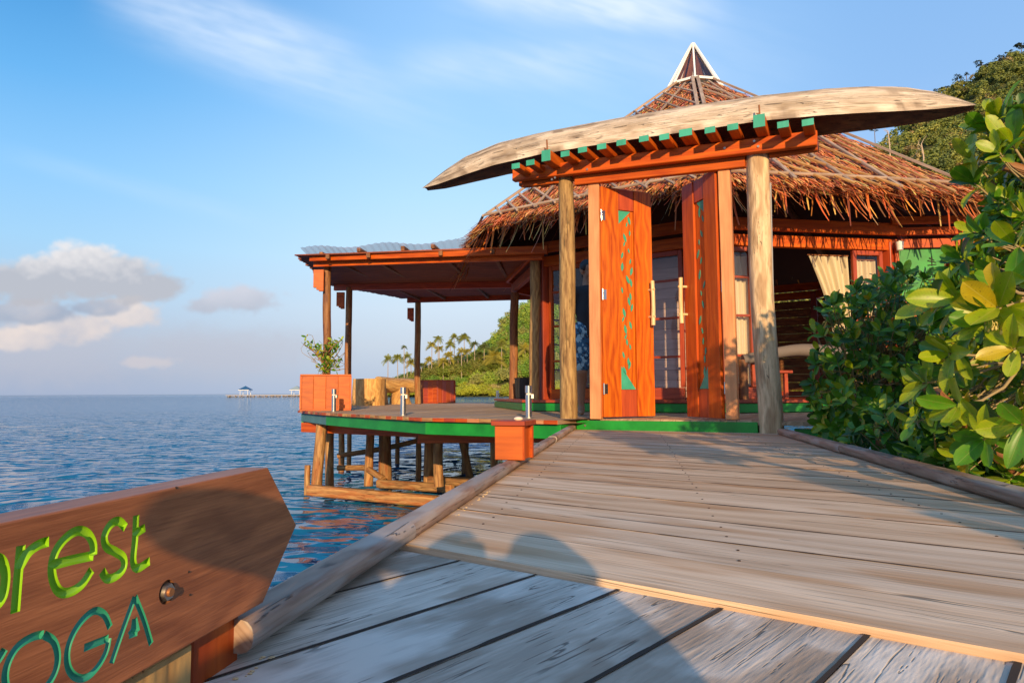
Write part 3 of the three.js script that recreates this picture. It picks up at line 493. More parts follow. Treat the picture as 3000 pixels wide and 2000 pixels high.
// ================================================================ arrow sign
const { Brush, Evaluator, SUBTRACTION } = await import('three-bvh-csg');
{
  const tn = .173, e = new THREE.Vector3(tn, 0, -1).normalize(), nrm = new THREE.Vector3(1, 0, tn).normalize();  // along the board; out of its face
  const p0 = P3(-.545, 1.38, 0), SP = (z, y, off = 0) => P3(tn * z - .565, y, z).addScaledVector(nrm, off);
  const Z7 = (x, y) => onPl(x / 2.376 / 1.2755, (1340 + y / 2.376) / 1.2755, p0, nrm);
  const so = thing('arrow_sign', SP(.8, 1.279), 'carved wooden arrow board with green lettering beside the boardwalk', 'sign');
  const o2 = org.get(so);
  // board: an arrow outline pushed back from its face
  const tip = Z7(2063, 470), up = Z7(1865, 70), lo = Z7(1830, 1010), toL = (p) => new THREE.Vector2(p.clone().sub(p0).dot(e), p.y);
  const A = toL(up), B = toL(tip), C = toL(lo), sL = .12;
  const sh = new THREE.Shape([new THREE.Vector2(sL, C.y - .0), new THREE.Vector2(C.x, C.y), B, A, new THREE.Vector2(sL, A.y)]);
  const ex = new THREE.ExtrudeGeometry(sh, { depth: .043, bevelEnabled: true, bevelThickness: .002, bevelSize: .002, bevelOffset: -.002, bevelSegments: 2 });
  const mt = new THREE.Matrix4().makeBasis(e, UP, e.clone().cross(UP)); const zAx = e.clone().cross(UP); const sgn = zAx.dot(nrm) > 0 ? 1 : -1;
  ex.translate(0, 0, sgn > 0 ? -.045 : .002); mt.setPosition(p0.x, 0, p0.z); ex.applyMatrix4(mt);
  const strokes = {
    o: [[[-30, 700], [5, 715], [32, 790], [30, 900], [5, 990], [-60, 1050], [-140, 1040], [-180, 950], [-170, 830], [-110, 730], [-30, 700]]],
    r: [[[142, 612], [122, 830], [102, 1080]], [[128, 770], [200, 655], [270, 605], [338, 583]]],
    e: [[[362, 748], [500, 712], [648, 682]], [[648, 682], [645, 600], [600, 525], [530, 512], [440, 575], [380, 665], [358, 770], [372, 865], [412, 932], [475, 938], [565, 885], [636, 780]]],
    s: [[[872, 488], [820, 442], [765, 468], [724, 550], [738, 618], [800, 655], [858, 700], [858, 770], [805, 826], [742, 842], [706, 790]]],
    t: [[[945, 402], [938, 560], [926, 735], [950, 772], [1040, 720]], [[932, 535], [1008, 487]]],
    Y: [[[30, 1332], [-10, 1400], [-70, 1480]], [[-70, 1480], [-110, 1400], [-120, 1330]], [[-70, 1480], [-90, 1600]]],
    O: [[[300, 1232], [230, 1246], [125, 1310], [64, 1400], [32, 1520], [60, 1640], [150, 1690], [260, 1650], [345, 1560], [388, 1470], [398, 1370], [368, 1275], [300, 1232]]],
    G: [[[764, 1182], [724, 1095], [660, 1066], [580, 1122], [505, 1230], [466, 1350], [476, 1468], [532, 1530], [605, 1526], [682, 1450], [738, 1345], [755, 1258]], [[752, 1256], [582, 1325]]],
    A: [[[772, 1432], [850, 1205], [936, 968]], [[936, 968], [1000, 1130], [1050, 1298]], [[934, 1120], [920, 1200], [896, 1236]], [[896, 1236], [955, 1215]], [[955, 1215], [934, 1120]]],
  };
  const lime = plain(.24, .50, .012, .38), teal = plain(.035, .30, .19, .38);
  const ev = new Evaluator(); ev.attributes = ['position', 'normal', 'uv'];
  const base = mergeVertices(ex); if (!base.attributes.normal) base.computeVertexNormals();
  base.clearGroups();
  // uv in metres along the board
  { const P = base.attributes.position, U = base.attributes.uv, q = new THREE.Vector3(); for (let i = 0; i < P.count; i++) { q.fromBufferAttribute(P, i); U.setXY(i, q.clone().sub(p0).dot(e), q.y * 1.0 + q.clone().sub(p0).dot(nrm) * .5); } }
  let brush = new Brush(base, signW.vars[0]); brush.updateMatrixWorld();
  const mats = [signW.vars[0], rustM], names = ['board', 'bolt_recess'], bc = Z7(1160, 935), bq = new THREE.Quaternion().setFromUnitVectors(UP, nrm);
  { const g = new THREE.CylinderGeometry(.0138, .0138, .012, 24); g.applyQuaternion(bq); g.translate(bc.x, bc.y, bc.z); g.clearGroups(); const b = new Brush(g, rustM); b.updateMatrixWorld(); brush = ev.evaluate(brush, b, SUBTRACTION); brush.updateMatrixWorld(); }
  for (const [ch, ss] of Object.entries(strokes)) {
    const low = 'orest'.includes(ch), m = (low ? lime : teal).clone(); let first = true;
    for (const s of ss) {
      const r = low ? .0050 : .0040, pts = s.map(([x, y]) => Z7(x, y).addScaledVector(nrm, -.0004)), g = log(pts, [r, r], 10, 0, Math.max(6, s.length * 4));
      const mg = mergeVertices(g, 1e-6); mg.clearGroups(); const b = new Brush(mg, m); b.updateMatrixWorld();
      brush = ev.evaluate(brush, b, SUBTRACTION); brush.updateMatrixWorld();
    }
    mats.push(m); names.push('letter');
  }
  const rg = brush.geometry, ml = Array.isArray(brush.material) ? brush.material : [brush.material], ix = rg.index, P = rg.attributes.position, NN = rg.attributes.normal, UU = rg.attributes.uv;
  const groups = rg.groups.length ? rg.groups : [{ start: 0, count: ix ? ix.count : P.count, materialIndex: 0 }];
  const bins = mats.map(() => ({ p: [], n: [], u: [] }));
  for (const gr of groups) { const b = bins[Math.max(0, mats.indexOf(ml[gr.materialIndex]))]; for (let i = gr.start; i < Math.min(gr.start + gr.count, ix ? ix.count : P.count); i++) { const k = ix ? ix.getX(i) : i; b.p.push(P.getX(k), P.getY(k), P.getZ(k)); b.n.push(NN.getX(k), NN.getY(k), NN.getZ(k)); b.u.push(UU.getX(k), UU.getY(k)); } }
  bins.forEach((b, i) => { if (b.p.length) put(so, names[i], geoFrom(b.p, b.u, b.n), mats[i]); });
  // bolt with nut and washer
  const c = Z7(1160, 935), q = new THREE.Quaternion().setFromUnitVectors(UP, nrm), cyl = (r, h, n, off) => { const g = new THREE.CylinderGeometry(r * .93, r, h, n).toNonIndexed(); g.applyQuaternion(q); const p = c.clone().addScaledVector(nrm, off); g.translate(p.x, p.y, p.z); return g; };
  put(so, 'washer', cyl(.0125, .0015, 24, -.005), rustM);
  const nut = put(so, 'nut', cyl(.0106, .007, 6, .0), steelDull); put(nut, 'bolt', cyl(.0052, .003, 14, .005), plain(.42, .17, .06, .5, { metalness: .6 }));
  const knots = []; for (const [x, y] of [[1310, 795], [1318, 955], [1225, 210]]) { const g = new THREE.SphereGeometry(.0016, 8, 6).toNonIndexed(); g.translate(...Z7(x, y).toArray()); knots.push(g); } put(so, 'nail', knots, plain(.03, .015, .01, .8));
  // squared timbers that carry the board
  for (const [z, w, o, m] of [[.958, .108, -.034, orangeW.vars[1]], [.838, .122, -.028, stumpW.vars[1]], [.708, .126, -.032, orangeW.vars[0]]]) put(so, 'post', bar(SP(z, .6, o), SP(z, 1.287, o), w, .056, .004, nrm), m);
}

// ================================================================ lamp box on the kerb
{
  const c = P3(XL(3.42) - .035, WALK + .046, 3.42), ex = new THREE.Vector3(Math.cos(.33), 0, Math.sin(.33)), ez = ex.clone().cross(UP), up = (y) => UP.clone().multiplyScalar(y);
  const o = thing('lamp_box', c, 'small orange wooden box standing on the kerb timber', 'lamp box'), s = .145, h = .165, at2 = (x, y, z) => c.clone().addScaledVector(ex, x).addScaledVector(ez, z).add(up(y));
  const fz = ez.z > 0 ? 1 : -1;          // towards the viewer
  put(o, 'front_panel', blk(at2(0, h / 2, fz * s / 2), ex, s, h, .018, .003), planterW.vars[0]);
  put(o, 'back_panel', blk(at2(0, h / 2, -fz * s / 2), ex, s, h, .018, .003), planterW.vars[1]);
  put(o, 'side_panel', blk(at2(-s / 2 + .009, h / 2, 0), ex, .018, h, s - .02, .003), planterW.vars[1]);
  put(o, 'inner_panel', blk(at2(s / 2 - .02, h / 2, 0), ex, .012, h, s - .02, .002), orangeW.vars[0]);
  put(o, 'lid', blk(at2(0, h + .012, 0), ex, s + .03, .024, s + .045, .003), redW.vars[1]);
  for (const z of [-1, 1]) put(o, 'corner_strip', blk(at2(s / 2 - .002, h / 2, z * (s / 2 - .004)), ex, .016, h, .02, .002), orangeW.vars[3]);
  const st = at2(.03, h + .03, fz * .02); const g = new THREE.IcosahedronGeometry(.018, 1).toNonIndexed(); g.scale(1.3, .6, 1); g.translate(st.x, st.y + .002, st.z); tag(put(null, 'shell', g, plain(.78, .60, .45, .7)), 'small pale shell lying on the lid of the lamp box', 'shell');
}

// ================================================================ deck over the water
const deckPoly = [[-3.5, 11.2], [-2.71, 9.79], [-.98, 7.43], [.43, 6.5], [.66, 6.98], [2.42, 5.98], [3.2, 5.7], [5.2, 6.2], [7.6, 8], [8.8, 11], [8, 15], [5, 19], [1.5, 20.8], [-1, 20.6], [-2.9, 19.6], [-4.0, 15]];
{
  const dk = new THREE.Group(); dk.name = 'deck'; scene.add(dk); org.set(dk, ZERO); dk.userData.kind = 'structure';
  const d = [.55, .835], n = [.835, -.55]; const cs = deckPoly.map((p) => n[0] * p[0] + n[1] * p[1]), c0 = Math.min(...cs), c1 = Math.max(...cs);
  for (let c = c0; c < c1; c += .14) { const poly = strip(deckPoly, n[0], n[1], c + .002, Math.min(c + .138, c1)); if (poly.length > 2 && area(poly) > .01) put(dk, 'plank', prism(poly, PLAT - .04, PLAT + R(-.002, .002), d), pick(deck2W.vars)); }
  // boards along the rim
  const rim = (a, b, mat, y0, y1, inset, nm) => { const A = P3(a[0], (y0 + y1) / 2, a[1]), B = P3(b[0], (y0 + y1) / 2, b[1]), x = B.clone().sub(A).normalize(), o = x.clone().cross(UP).multiplyScalar(-inset); put(dk, nm, bar(A.add(o), B.add(o), .04, y1 - y0, .004), mat); };
  rim(deckPoly[0], deckPoly[1], dullTealP, 1.160, 1.292, .07, 'fascia_board'); rim(deckPoly[1], deckPoly[2], greenP, 1.158, 1.294, .07, 'fascia_board'); rim(deckPoly[2], deckPoly[3], greenP, 1.158, 1.294, .07, 'fascia_board');
  rim([.46, 6.56], [.66, 6.98], greenP, 1.165, 1.29, .02, 'fascia_board'); rim([2.48, 6.05], [3.2, 5.72], greenP, 1.13, 1.27, .05, 'fascia_board'); rim([3.2, 5.72], [5.2, 6.2], greenP, 1.10, 1.29, .05, 'fascia_board');
  rim([-4.0, 15], [-3.5, 11.2], greenP, 1.085, 1.292, .07, 'fascia_board');
  // the sawn ends of the planks along the rim
  for (const [a, b] of [[0, 1], [1, 2], [2, 3]].map(([i, j]) => [deckPoly[i], deckPoly[j]])) { const A = P3(a[0], PLAT - .02, a[1]), B = P3(b[0], PLAT - .02, b[1]), L = A.distanceTo(B), x = B.clone().sub(A).normalize(), o = x.clone().cross(UP).multiplyScalar(.004), k = Math.round(L / .15); for (let i = 0; i < k; i++) put(dk, 'plank_end', bar(A.clone().addScaledVector(x, L * i / k + .003).add(o), A.clone().addScaledVector(x, L * (i + 1) / k - .003).add(o), .012, .0385, .002), pick([redW.vars[0], orangeW.vars[1], stumpW.vars[1], orangeW.vars[3], pileW.vars[0], jambW.vars[1], darkLogW.vars[2]])); }
  // bearers below
  for (const [a, b] of [[[-3.35, 11.0], [-.9, 9.2]], [[-3.3, 11.5], [3, 11.0]], [[-3.4, 13], [4, 12.6]], [[-3.4, 15.5], [4, 15]], [[-1.15, 8.35], [3, 8.4]], [[-2.6, 18], [4, 18]]]) put(dk, 'bearer', bar(P3(a[0], 1.075, a[1]), P3(b[0], 1.075, b[1]), .1, .15), orangeW.vars[0]);
  for (const [a, b] of [[[-3.2, 10.9], [-2.9, 19]], [[-2, 9.3], [-1.6, 19.5]], [[-.6, 7.9], [-.2, 19.5]], [[.8, 7.4], [1, 19]], [[2.4, 6.4], [2.6, 18.5]]]) put(dk, 'joist', bar(P3(a[0], 1.225, a[1]), P3(b[0], 1.225, b[1]), .07, .13), orangeW.vars[3]);
  const st = onPl(1250, 1015, P3(0, 1, 10), new THREE.Vector3(0, 0, 1));
}
// piles and beams low over the water
{
  const pile = (u0, v0, u1, z, r, mat, label, yb = -.7) => { const a = at(u0, v0, z); a.y = 1.15; const b = at(u1, v0 + 80, z); b.y = yb; const o = thing('pile', b, label, 'pile', 'piles under the deck'); put(o, 'shaft', log([b.clone(), b.clone().lerp(a, .5).add(new THREE.Vector3(R(-.02, .02), 0, R(-.02, .02))), a.clone()], [r * .9, r * .85], 12, .12, 10), mat); };
  pile(738, 985, 727, 10.5, .095, pileW.vars[0], 'pale thick pile at the outer corner under the green rim', .18);
  pile(757, 990, 762, 11.6, .085, pileW.vars[4], 'dark pile right behind the pale corner pile');
  pile(783, 990, 782, 14.5, .07, pileW.vars[3], 'thin dark pile, third from the outer corner');
  pile(802, 990, 799, 15.5, .06, pileW.vars[0], 'thin brown pile, fourth from the outer corner');
  pile(852, 990, 847, 12.0, .085, pileW.vars[2], 'reddish pile standing left of the thick dark pile');
  pile(884, 990, 888, 12.2, .13, pileW.vars[1], 'thickest pile, lit orange near the water');
  pile(912, 990, 912, 16, .06, pileW.vars[1], 'slim black pile far back beside the thickest pile');
  pile(960, 990, 958, 13.2, .06, pileW.vars[0], 'slim brown pile left of the tall pale one');
  pile(988, 990, 980, 11.8, .10, pileW.vars[2], 'stout orange pile behind the tall pale one');
  pile(1009, 990, 1008, 9.7, .075, pileW.vars[3], 'tall pale pile standing on the low front beam', .30);
  pile(1133, 990, 1135, 9.6, .06, pileW.vars[4], 'pale pile just left of the lamp box');
  pile(1070, 990, 1068, 14, .08, pileW.vars[1], 'black pile in the shade behind the tall pale one');
  pile(1050, 990, 1098, 12.5, .08, pileW.vars[1], 'slanting dark pile in the shade under the deck');
  const low = (pts, r, label, mat = pileW.vars[4], sq) => { const o = thing('low_beam', pts[0], label, 'beam', 'low beams between the piles'); put(o, 'timber', sq ? bar(pts[0], pts[1], r * 2, r * 2.2, .02) : log(pts, [r, r], 10, .1, 10), mat); };
  const L = (u, v, z) => at(u, v, z);
  low([L(708, 1125, 10.4), L(1010, 1152, 9.6)], .07, 'long front beam low over the water at the outer corner', pileW.vars[2], true);
  low([L(868, 1110, 11.6), L(1040, 1122, 10.6)], .06, 'second low beam behind the front one', pileW.vars[0], true);
  low([L(985, 1103, 11.3), L(1120, 1108, 10.6)], .065, 'short low beam behind the tall pale pile', pileW.vars[1], true);
  low([L(775, 1047, 13), L(880, 1030, 13), L(985, 1006, 13)], .05, 'dark slanting brace under the deck', pileW.vars[1]);
  low([L(846, 1078, 11.9), L(880, 1100, 11.6)], .055, 'short slanting log between the reddish and the thickest pile', pileW.vars[3]);
  low([L(776, 1074, 12.4), L(850, 1074, 12.2)], .05, 'short low log left of the reddish pile', pileW.vars[1]);
  low([L(706, 1068, 10.9), L(704, 1145, 10.9)], .045, 'stub of upright timber in the water outside the corner pile', pileW.vars[4]);
}
// steel bollard lights on the deck
{
  const c = P3(-1.30, PLAT, 8.15), b = thing('bollard_light', c, 'steel bollard light at the deck rim, middle one of the three near ones', 'bollard light', 'steel bollard lights on the deck');
  const cy = (r, y0, y1) => { const g = new THREE.CylinderGeometry(r, r, y1 - y0, 20).toNonIndexed(); g.translate(c.x, (y0 + y1) / 2 + c.y, c.z); return g; };
  put(b, 'tube', cy(.034, 0, .24), steelM); put(b, 'neck', cy(.028, .238, .262), plain(.75, .70, .6, .4)); put(b, 'cap', cy(.036, .26, .335), steelM);
  put(b, 'sensor_box', blk(c.clone().add(new THREE.Vector3(.038, .225, 0)), new THREE.Vector3(1, 0, 0), .035, .05, .04, .004), steelDull);
  put(b, 'foot', cy(.048, 0, .008), steelDull);
  const cp = (x, z, y, label, s = 1) => { const q = b.clone(); q.name = num('bollard_light'); q.position.copy(P3(x, y, z)); q.scale.setScalar(s); q.userData.label = label; scene.add(q); };
  cp(-2.66, 10.2, PLAT, 'steel bollard light in front of the near planter');
  cp(.17, 7.15, PLAT, 'steel bollard light nearest the gate, beside its brown post');
  cp(-.42, 19.4, PLAT, 'distant steel bollard light at the far rim of the deck');
}

// ================================================================ gate
const GA = at(1303, 960, 7.0).setY(0), GB = at(1770, 960, 6.1).setY(0), ge = GB.clone().sub(GA).normalize(), gn = new THREE.Vector3(ge.z, 0, -ge.x); if (gn.z < 0) gn.negate();   // gn: towards the viewer
const gp = (u, v, off = 0) => onPl(u, v, GA.clone().addScaledVector(gn, off), gn);
const gd = (p) => p.clone().sub(GA).dot(ge);
const gate = thing('gate', gp(1535, 975).setY(WALK), 'tall open timber gate with two carved doors and green ended joists', 'gate');
{
  // posts
  const lp = (pts, off) => pts.map(([u, v]) => gp(u, v, off));
  put(gate, 'post', log([gp(1307, 990).setY(WALK - .3), ...lp([[1306, 900], [1303, 760], [1303, 600], [1301, 480], [1299, 404]])], [.090, .078], 16, .07, 22), brownLogW.vars[0]);
  put(gate, 'post', log([gp(1775, 1003).setY(.9), ...lp([[1769, 920], [1759, 800], [1748, 640], [1745, 500], [1740, 344]])], [.106, .098], 18, .08, 26), paleLogW.vars[2]);
  put(gate, 'conduit', log([gp(1801, 1000, -.02).setY(WALK), gp(1790, 860, -.02), gp(1778, 720, -.02), gp(1773, 560, -.02), gp(1770, 420, -.02)], [.009, .009], 8, 0, 20), plain(.30, .29, .30, .6));
  // lintels
  const zA = gp(1180, 403, .13), zB = gp(1880, 318, .13);
  const beamAt = (u0, v0, u1, v1, off, h, w, nm, mat) => put(gate, nm, bar(gp(u0, v0, off), gp(u1, v1, off), w, h, .006), mat);
  beamAt(1180, 403.5, 1878, 318, .125, .13, .075, 'beam', beamW.vars[2]);
  beamAt(1322, 411, 1713, 367, .03, .145, .07, 'beam', beamW.vars[0]);
  beamAt(1201, 420, 1286, 411, .03, .10, .07, 'beam', beamW.vars[1]); beamAt(1768, 346, 1879, 331, .03, .125, .07, 'beam', beamW.vars[1]);
  beamAt(1195, 416, 1878, 331, -.16, .13, .075, 'beam', beamW.vars[3]);
  // green ended joists, standing forward over the beam
  const ends = [[1184.5, 381, 0], [1218, 373, 0], [1254, 357, 1], [1298, 353, 0], [1338, 343.5, 0], [1382, 336, 0], [1427, 327, 0], [1479, 318, 0], [1526, 314, 0], [1575, 304, 2], [1631, 298, 0], [1683.5, 291, 0], [1744, 277, 1], [1799, 285.5, 0], [1856, 280.5, 0]];
  for (const [u, v, big] of ends) {
    const p = gp(u, v, .42), h = big === 1 ? .108 : big === 2 ? .062 : .052, w = big === 1 ? .092 : big === 2 ? .112 : .088, q = p.clone().addScaledVector(gn, -.74);
    const j = put(gate, 'joist', bar(p.clone().addScaledVector(gn, -.004), q, w, h, .004), pick(beamW.vars));
    put(j, 'end_cap', bar(p.clone().addScaledVector(gn, .002), p.clone().addScaledVector(gn, -.004), w + .004, h + .004, .001), tealP);
  }
  // bolts in the beam
  for (const [u, v] of [[1275, 408], [1349, 389], [1665, 340], [1733, 324], [1268, 412], [1742, 336]]) { const p = gp(u, v, .165), g = new THREE.CylinderGeometry(.011, .011, .012, 10).toNonIndexed(); g.applyQuaternion(new THREE.Quaternion().setFromUnitVectors(UP, gn)); g.translate(p.x, p.y, p.z); put(gate, 'bolt', g, steelDull); }
  // jambs
  const jam = (u0, v0, u1, v1, w, mat) => put(gate, 'jamb', bar(gp(u0, v0, -.01), gp(u1, v1, -.01), w, .085, .004, gn), mat);
  jam(1371, 962, 1366, 424, .115, jambW.vars[0]); jam(1684, 963, 1664, 382, .108, jambW.vars[2]);
  // threshold
  put(gate, 'threshold', bar(gp(1326, 977, .03), gp(1742, 983, .03), .05, .104, .004), greenP);
  { const p = gp(1344, 977, .058), g = new THREE.CylinderGeometry(.012, .012, .01, 6).toNonIndexed(); g.applyQuaternion(new THREE.Quaternion().setFromUnitVectors(UP, gn)); g.translate(p.x, p.y, p.z); put(gate, 'bolt', g, steelDull); }
  // doors
  const y0 = PLAT + .015, door = (hinge, t, face, top0, W, left, label) => {
    const P = (s, y, o = 0) => hinge.clone().setY(y).addScaledVector(t, s).addScaledVector(face, o), D = .042, H = top0;
    const d = new THREE.Group(); d.name = 'door'; d.position.copy(hinge.clone().setY(y0)).sub(org.get(gate)); gate.add(d); org.set(d, hinge.clone().setY(y0)); d.userData.label = label;
    const rect = (s0, s1, a, b, nm, mat, o = 0, th = D) => { const vert = (b - a) > (s1 - s0); return put(d, nm, vert ? bar(P((s0 + s1) / 2, a, o), P((s0 + s1) / 2, b, o), s1 - s0 - .001, th, .003, face) : bar(P(s0, (a + b) / 2, o), P(s1, (a + b) / 2, o), th, b - a - .001, .003), mat); };
    const sw = W * .345, mw = W - 2 * sw, mat = left ? doorW.vars : orangeW.vars;
    rect(.002, sw, y0, H, 'stile', mat[0]); rect(W - sw, W, y0, H, 'stile', mat[2]);
    rect(sw + .001, W - sw - .001, y0, y0 + .27, 'rail', redW.vars[0], -.006, D - .006); rect(sw + .001, W - sw - .001, H - .22, H, 'rail', redW.vars[2], -.004, D - .006);
    rect(sw + .002, W - sw - .002, y0 + .271, H - .221, 'inlay_panel', left ? doorW.vars[4] : orangeW.vars[2], -.012, .02);
    // painted leaf carvings standing on the inlay
    const lf = (s, y, l, a) => { const sh = new THREE.Shape(); sh.moveTo(0, -l / 2); sh.quadraticCurveTo(l * .33, 0, 0, l / 2); sh.quadraticCurveTo(-l * .33, 0, 0, -l / 2); const g = new THREE.ExtrudeGeometry(sh, { depth: .004, bevelEnabled: false, curveSegments: 4 }).toNonIndexed(); g.rotateZ(a); const b = new THREE.Matrix4().makeBasis(t, UP, t.clone().cross(UP)); const o = -.0015; g.translate(0, 0, t.clone().cross(UP).dot(face) > 0 ? 0 : -.004); b.setPosition(P(s, y, o)); g.applyMatrix4(b); put(d, 'leaf_inlay', g, tealP); };
    for (let i = 0, nl = left ? 27 : 16; i < nl; i++) lf(sw + mw * (.15 + .7 * rnd()), y0 + .45 + (H - .32 - y0 - .45) * (i + R(-.3, .3)) / (nl - 1), R(.05, .105), R(-.45, .45));
    { const sh = new THREE.Shape(left ? [new THREE.Vector2(.006, 0), new THREE.Vector2(mw - .008, 0), new THREE.Vector2(.006, .24)] : [new THREE.Vector2(.006, 0), new THREE.Vector2(mw - .008, 0), new THREE.Vector2(.006, .24)]); const g = new THREE.ExtrudeGeometry(sh, { depth: .004, bevelEnabled: false }).toNonIndexed(); const b = new THREE.Matrix4().makeBasis(t, UP, t.clone().cross(UP)); g.translate(0, 0, t.clone().cross(UP).dot(face) > 0 ? 0 : -.004); b.setPosition(P(sw, y0 + .275, -.0015)); g.applyMatrix4(b); put(d, 'corner_inlay', g, tealP); }
    { const sh = new THREE.Shape([new THREE.Vector2(.006, 0), new THREE.Vector2(.006, -.14), new THREE.Vector2(mw * .8, 0)]); const g = new THREE.ExtrudeGeometry(sh, { depth: .004, bevelEnabled: false }).toNonIndexed(); const b = new THREE.Matrix4().makeBasis(t, UP, t.clone().cross(UP)); g.translate(0, 0, t.clone().cross(UP).dot(face) > 0 ? 0 : -.004); b.setPosition(P(sw, H - .226, -.0015)); g.applyMatrix4(b); put(d, 'corner_inlay', g, tealP); }
    // handle: a peeled branch on two pegs
    const hs = W - .05, fo = left ? .026 : -.026, ha = 2.285, hb = 2.745, ho = .085;
    put(d, 'handle', [log([P(hs, ha, ho), P(hs + .004, (ha + hb) / 2, ho + .004), P(hs, hb, ho)], [.021, .02], 12, .06, 8), log([P(hs, ha + .09, -.02), P(hs, ha + .09, ho + .03)], [.013, .012], 8, .05, 3), log([P(hs, hb - .09, -.02), P(hs, hb - .09, ho + .03)], [.013, .012], 8, .05, 3)], boneW.vars[0]);
    for (const y of [y0 + .28, (y0 + H) / 2 + .06, H - .30]) { const g = new THREE.CylinderGeometry(.011, .011, .11, 10).toNonIndexed(); const p = P(.004, y, fo); g.translate(p.x, p.y, p.z); put(d, 'hinge', [g, bar(P(.006, y, fo * .87), P(.05, y, fo * .87), .002, .10, .0005)], steelM); }
  };
  const dir = (x, z) => new THREE.Vector3(x, 0, -z).normalize();
  door(gp(1381, 700, .0).setY(0), dir(.916, .403), dir(.403, -.916), gp(1381, 428, 0).y, .615, true, 'left door, swung open and lit on its face');
  door(gp(1655, 700, .0).setY(0), dir(-.28, .96), dir(-.96, -.28), gp(1652, 388, 0).y, .60, false, 'right door, swung far back and seen nearly edge on');
}
// upturned dugout canoe on the gate
{
  const off = .30, tipL = gp(970, 431, .02), tipR = gp(2242, 240, .02);
  const keelV = [[970, 431], [992, 410], [1018, 388], [1061, 358], [1133, 328], [1199, 312], [1259, 298], [1445, 265], [1600, 238], [1750, 217], [1900, 200], [2000, 195], [2085, 196], [2150, 207], [2200, 222], [2242, 240]];
  const gunV = [[970, 432], [1005, 423], [1061, 403], [1133, 379], [1199, 364], [1241, 354], [1361, 334], [1500, 313], [1643, 293], [1750, 277], [1900, 264], [2000, 258], [2085, 254], [2150, 250], [2200, 245], [2242, 241]];
  const c = gp(1600, 300, .1), o = thing('dugout_canoe', c, 'weathered dugout canoe lying upside down along the top of the gate', 'canoe');
  const n = 150, m = 22, outer = [], inner = []; const L = (a, u) => { let i = 0; while (i < a.length - 2 && u > a[i + 1][0]) i++; return mix(a[i][1], a[i + 1][1], (u - a[i][0]) / (a[i + 1][0] - a[i][0])); };
  const pos = [], uv = [], idx = [], colr = [], und = [];
  for (let i = 0; i <= n; i++) {
    const t = i / n, u = mix(970, 2242, t), w = .29 * Math.pow(Math.sin(Math.PI * clamp(mix(.02, .98, t))), .6);
    const gun = gp(u, L(gunV, u), w), keel = gp(u, L(keelV, u), w * .28), yk = Math.max(keel.y, gun.y + .004), mid = gp(u, L(gunV, u), 0);
    const s = gd(gun), at0 = GA.clone().addScaledVector(ge, s);
    for (let j = 0; j <= m; j++) {
      const a = Math.PI * j / m, cx = Math.cos(a), sy = Math.pow(Math.sin(a), .72);
      const rg = 1 + .05 * (fbm(t * 22 + 3, j * .7, 3) - .5) * Math.min(1, w * 6), p = at0.clone().addScaledVector(gn, w * cx * rg * (1 - .08 * sy)).setY(gun.y + (yk - gun.y) * sy * (1 + .03 * (fbm(t * 26, j * .5 + 7, 3) - .5)));
      pos.push(p.x, p.y, p.z); uv.push(s, j / m * .9 + .05);
      { const pn = fbm(s * 3.2 + 4, j * 1.5 + s * .4, 4), rot = sm(mix(.47, .68, clamp(t / .3)), mix(.56, .76, clamp(t / .3)), pn) * .8, pale = fbm(s * 1.3 + 60, j * .9, 3); const w2 = mix(1, .84, sm(.4, .65, pale)); colr.push(w2 * mix(1, .30, rot), w2 * mix(1, .25, rot), w2 * mix(1, .22, rot)); }
    }
    und.push([at0, w, gun.y, yk]);
  }
  for (let i = 0; i < n; i++) for (let j = 0; j < m; j++) { const a = i * (m + 1) + j, b = a + m + 1; idx.push(a, b, a + 1, b, b + 1, a + 1); }
  const hg = geoFrom(pos, uv, null, idx); hg.setAttribute('color', new THREE.Float32BufferAttribute(colr, 3)); const hm = canoeW.vars[0].clone(); hm.vertexColors = true; put(o, 'hull', hg, hm);
  // hollow underside
  const p2 = [], u2 = [], i2 = [], q2 = [-1, -.82, -.6, -.3, 0, .3, .6, .82, 1];
  und.forEach(([a, w, y, yk], i) => q2.forEach((q, j) => { const rise = (yk - y) * .72 * Math.pow(Math.max(0, 1 - Math.pow(Math.abs(q) / .84, 2.4)), .6) * (Math.abs(q) < .83 ? 1 : 0); const p = a.clone().addScaledVector(gn, w * q).setY(y + rise); p2.push(p.x, p.y, p.z); u2.push(i * .06, j * .1); }));
  for (let i = 0; i < n; i++) for (let j = 0; j < 8; j++) { const a = i * 9 + j, b = a + 9; i2.push(a, a + 1, b, b, a + 1, b + 1); }
  put(o, 'hollow', geoFrom(p2, u2, null, i2).toNonIndexed(), darkLogW.vars[1]);
  for (const [u, v, v2] of [[1258, 354, 321], [1746, 274, 241]]) { const a = gp(u, v, .36), b = gp(u - 2, v2, .36), r = put(o, 'rod', log([a, b], [.008, .008], 8, 0, 2), rustM); put(r, 'tie', log([gp(u - 8, v2 + 19, .36), gp(u + 4, v2 + 24, .36)], [.006, .005], 6, 0, 2), rustM); }
}

// ================================================================ round hut
const HC = P3(3.29, 0, 11.85), HD = []; { const a0 = Math.atan2(.9896, -.1438) + .08; for (let k = 0; k < 8; k++) { const a = a0 + k * Math.PI / 4; HD.push(new THREE.Vector3(-Math.cos(a) * -1, 0, Math.sin(a))); } }
// HD[0] points to the front corner, then on round to the left
const hv = (k, r, y) => HC.clone().addScaledVector(HD[((k % 8) + 8) % 8], r).setY(y);
const ER = 4.30, EY = 4.06, hut = thing('round_hut', HC.clone().setY(FLOOR), 'eight sided thatched hut of red timber with a white glass roof cap', 'hut');
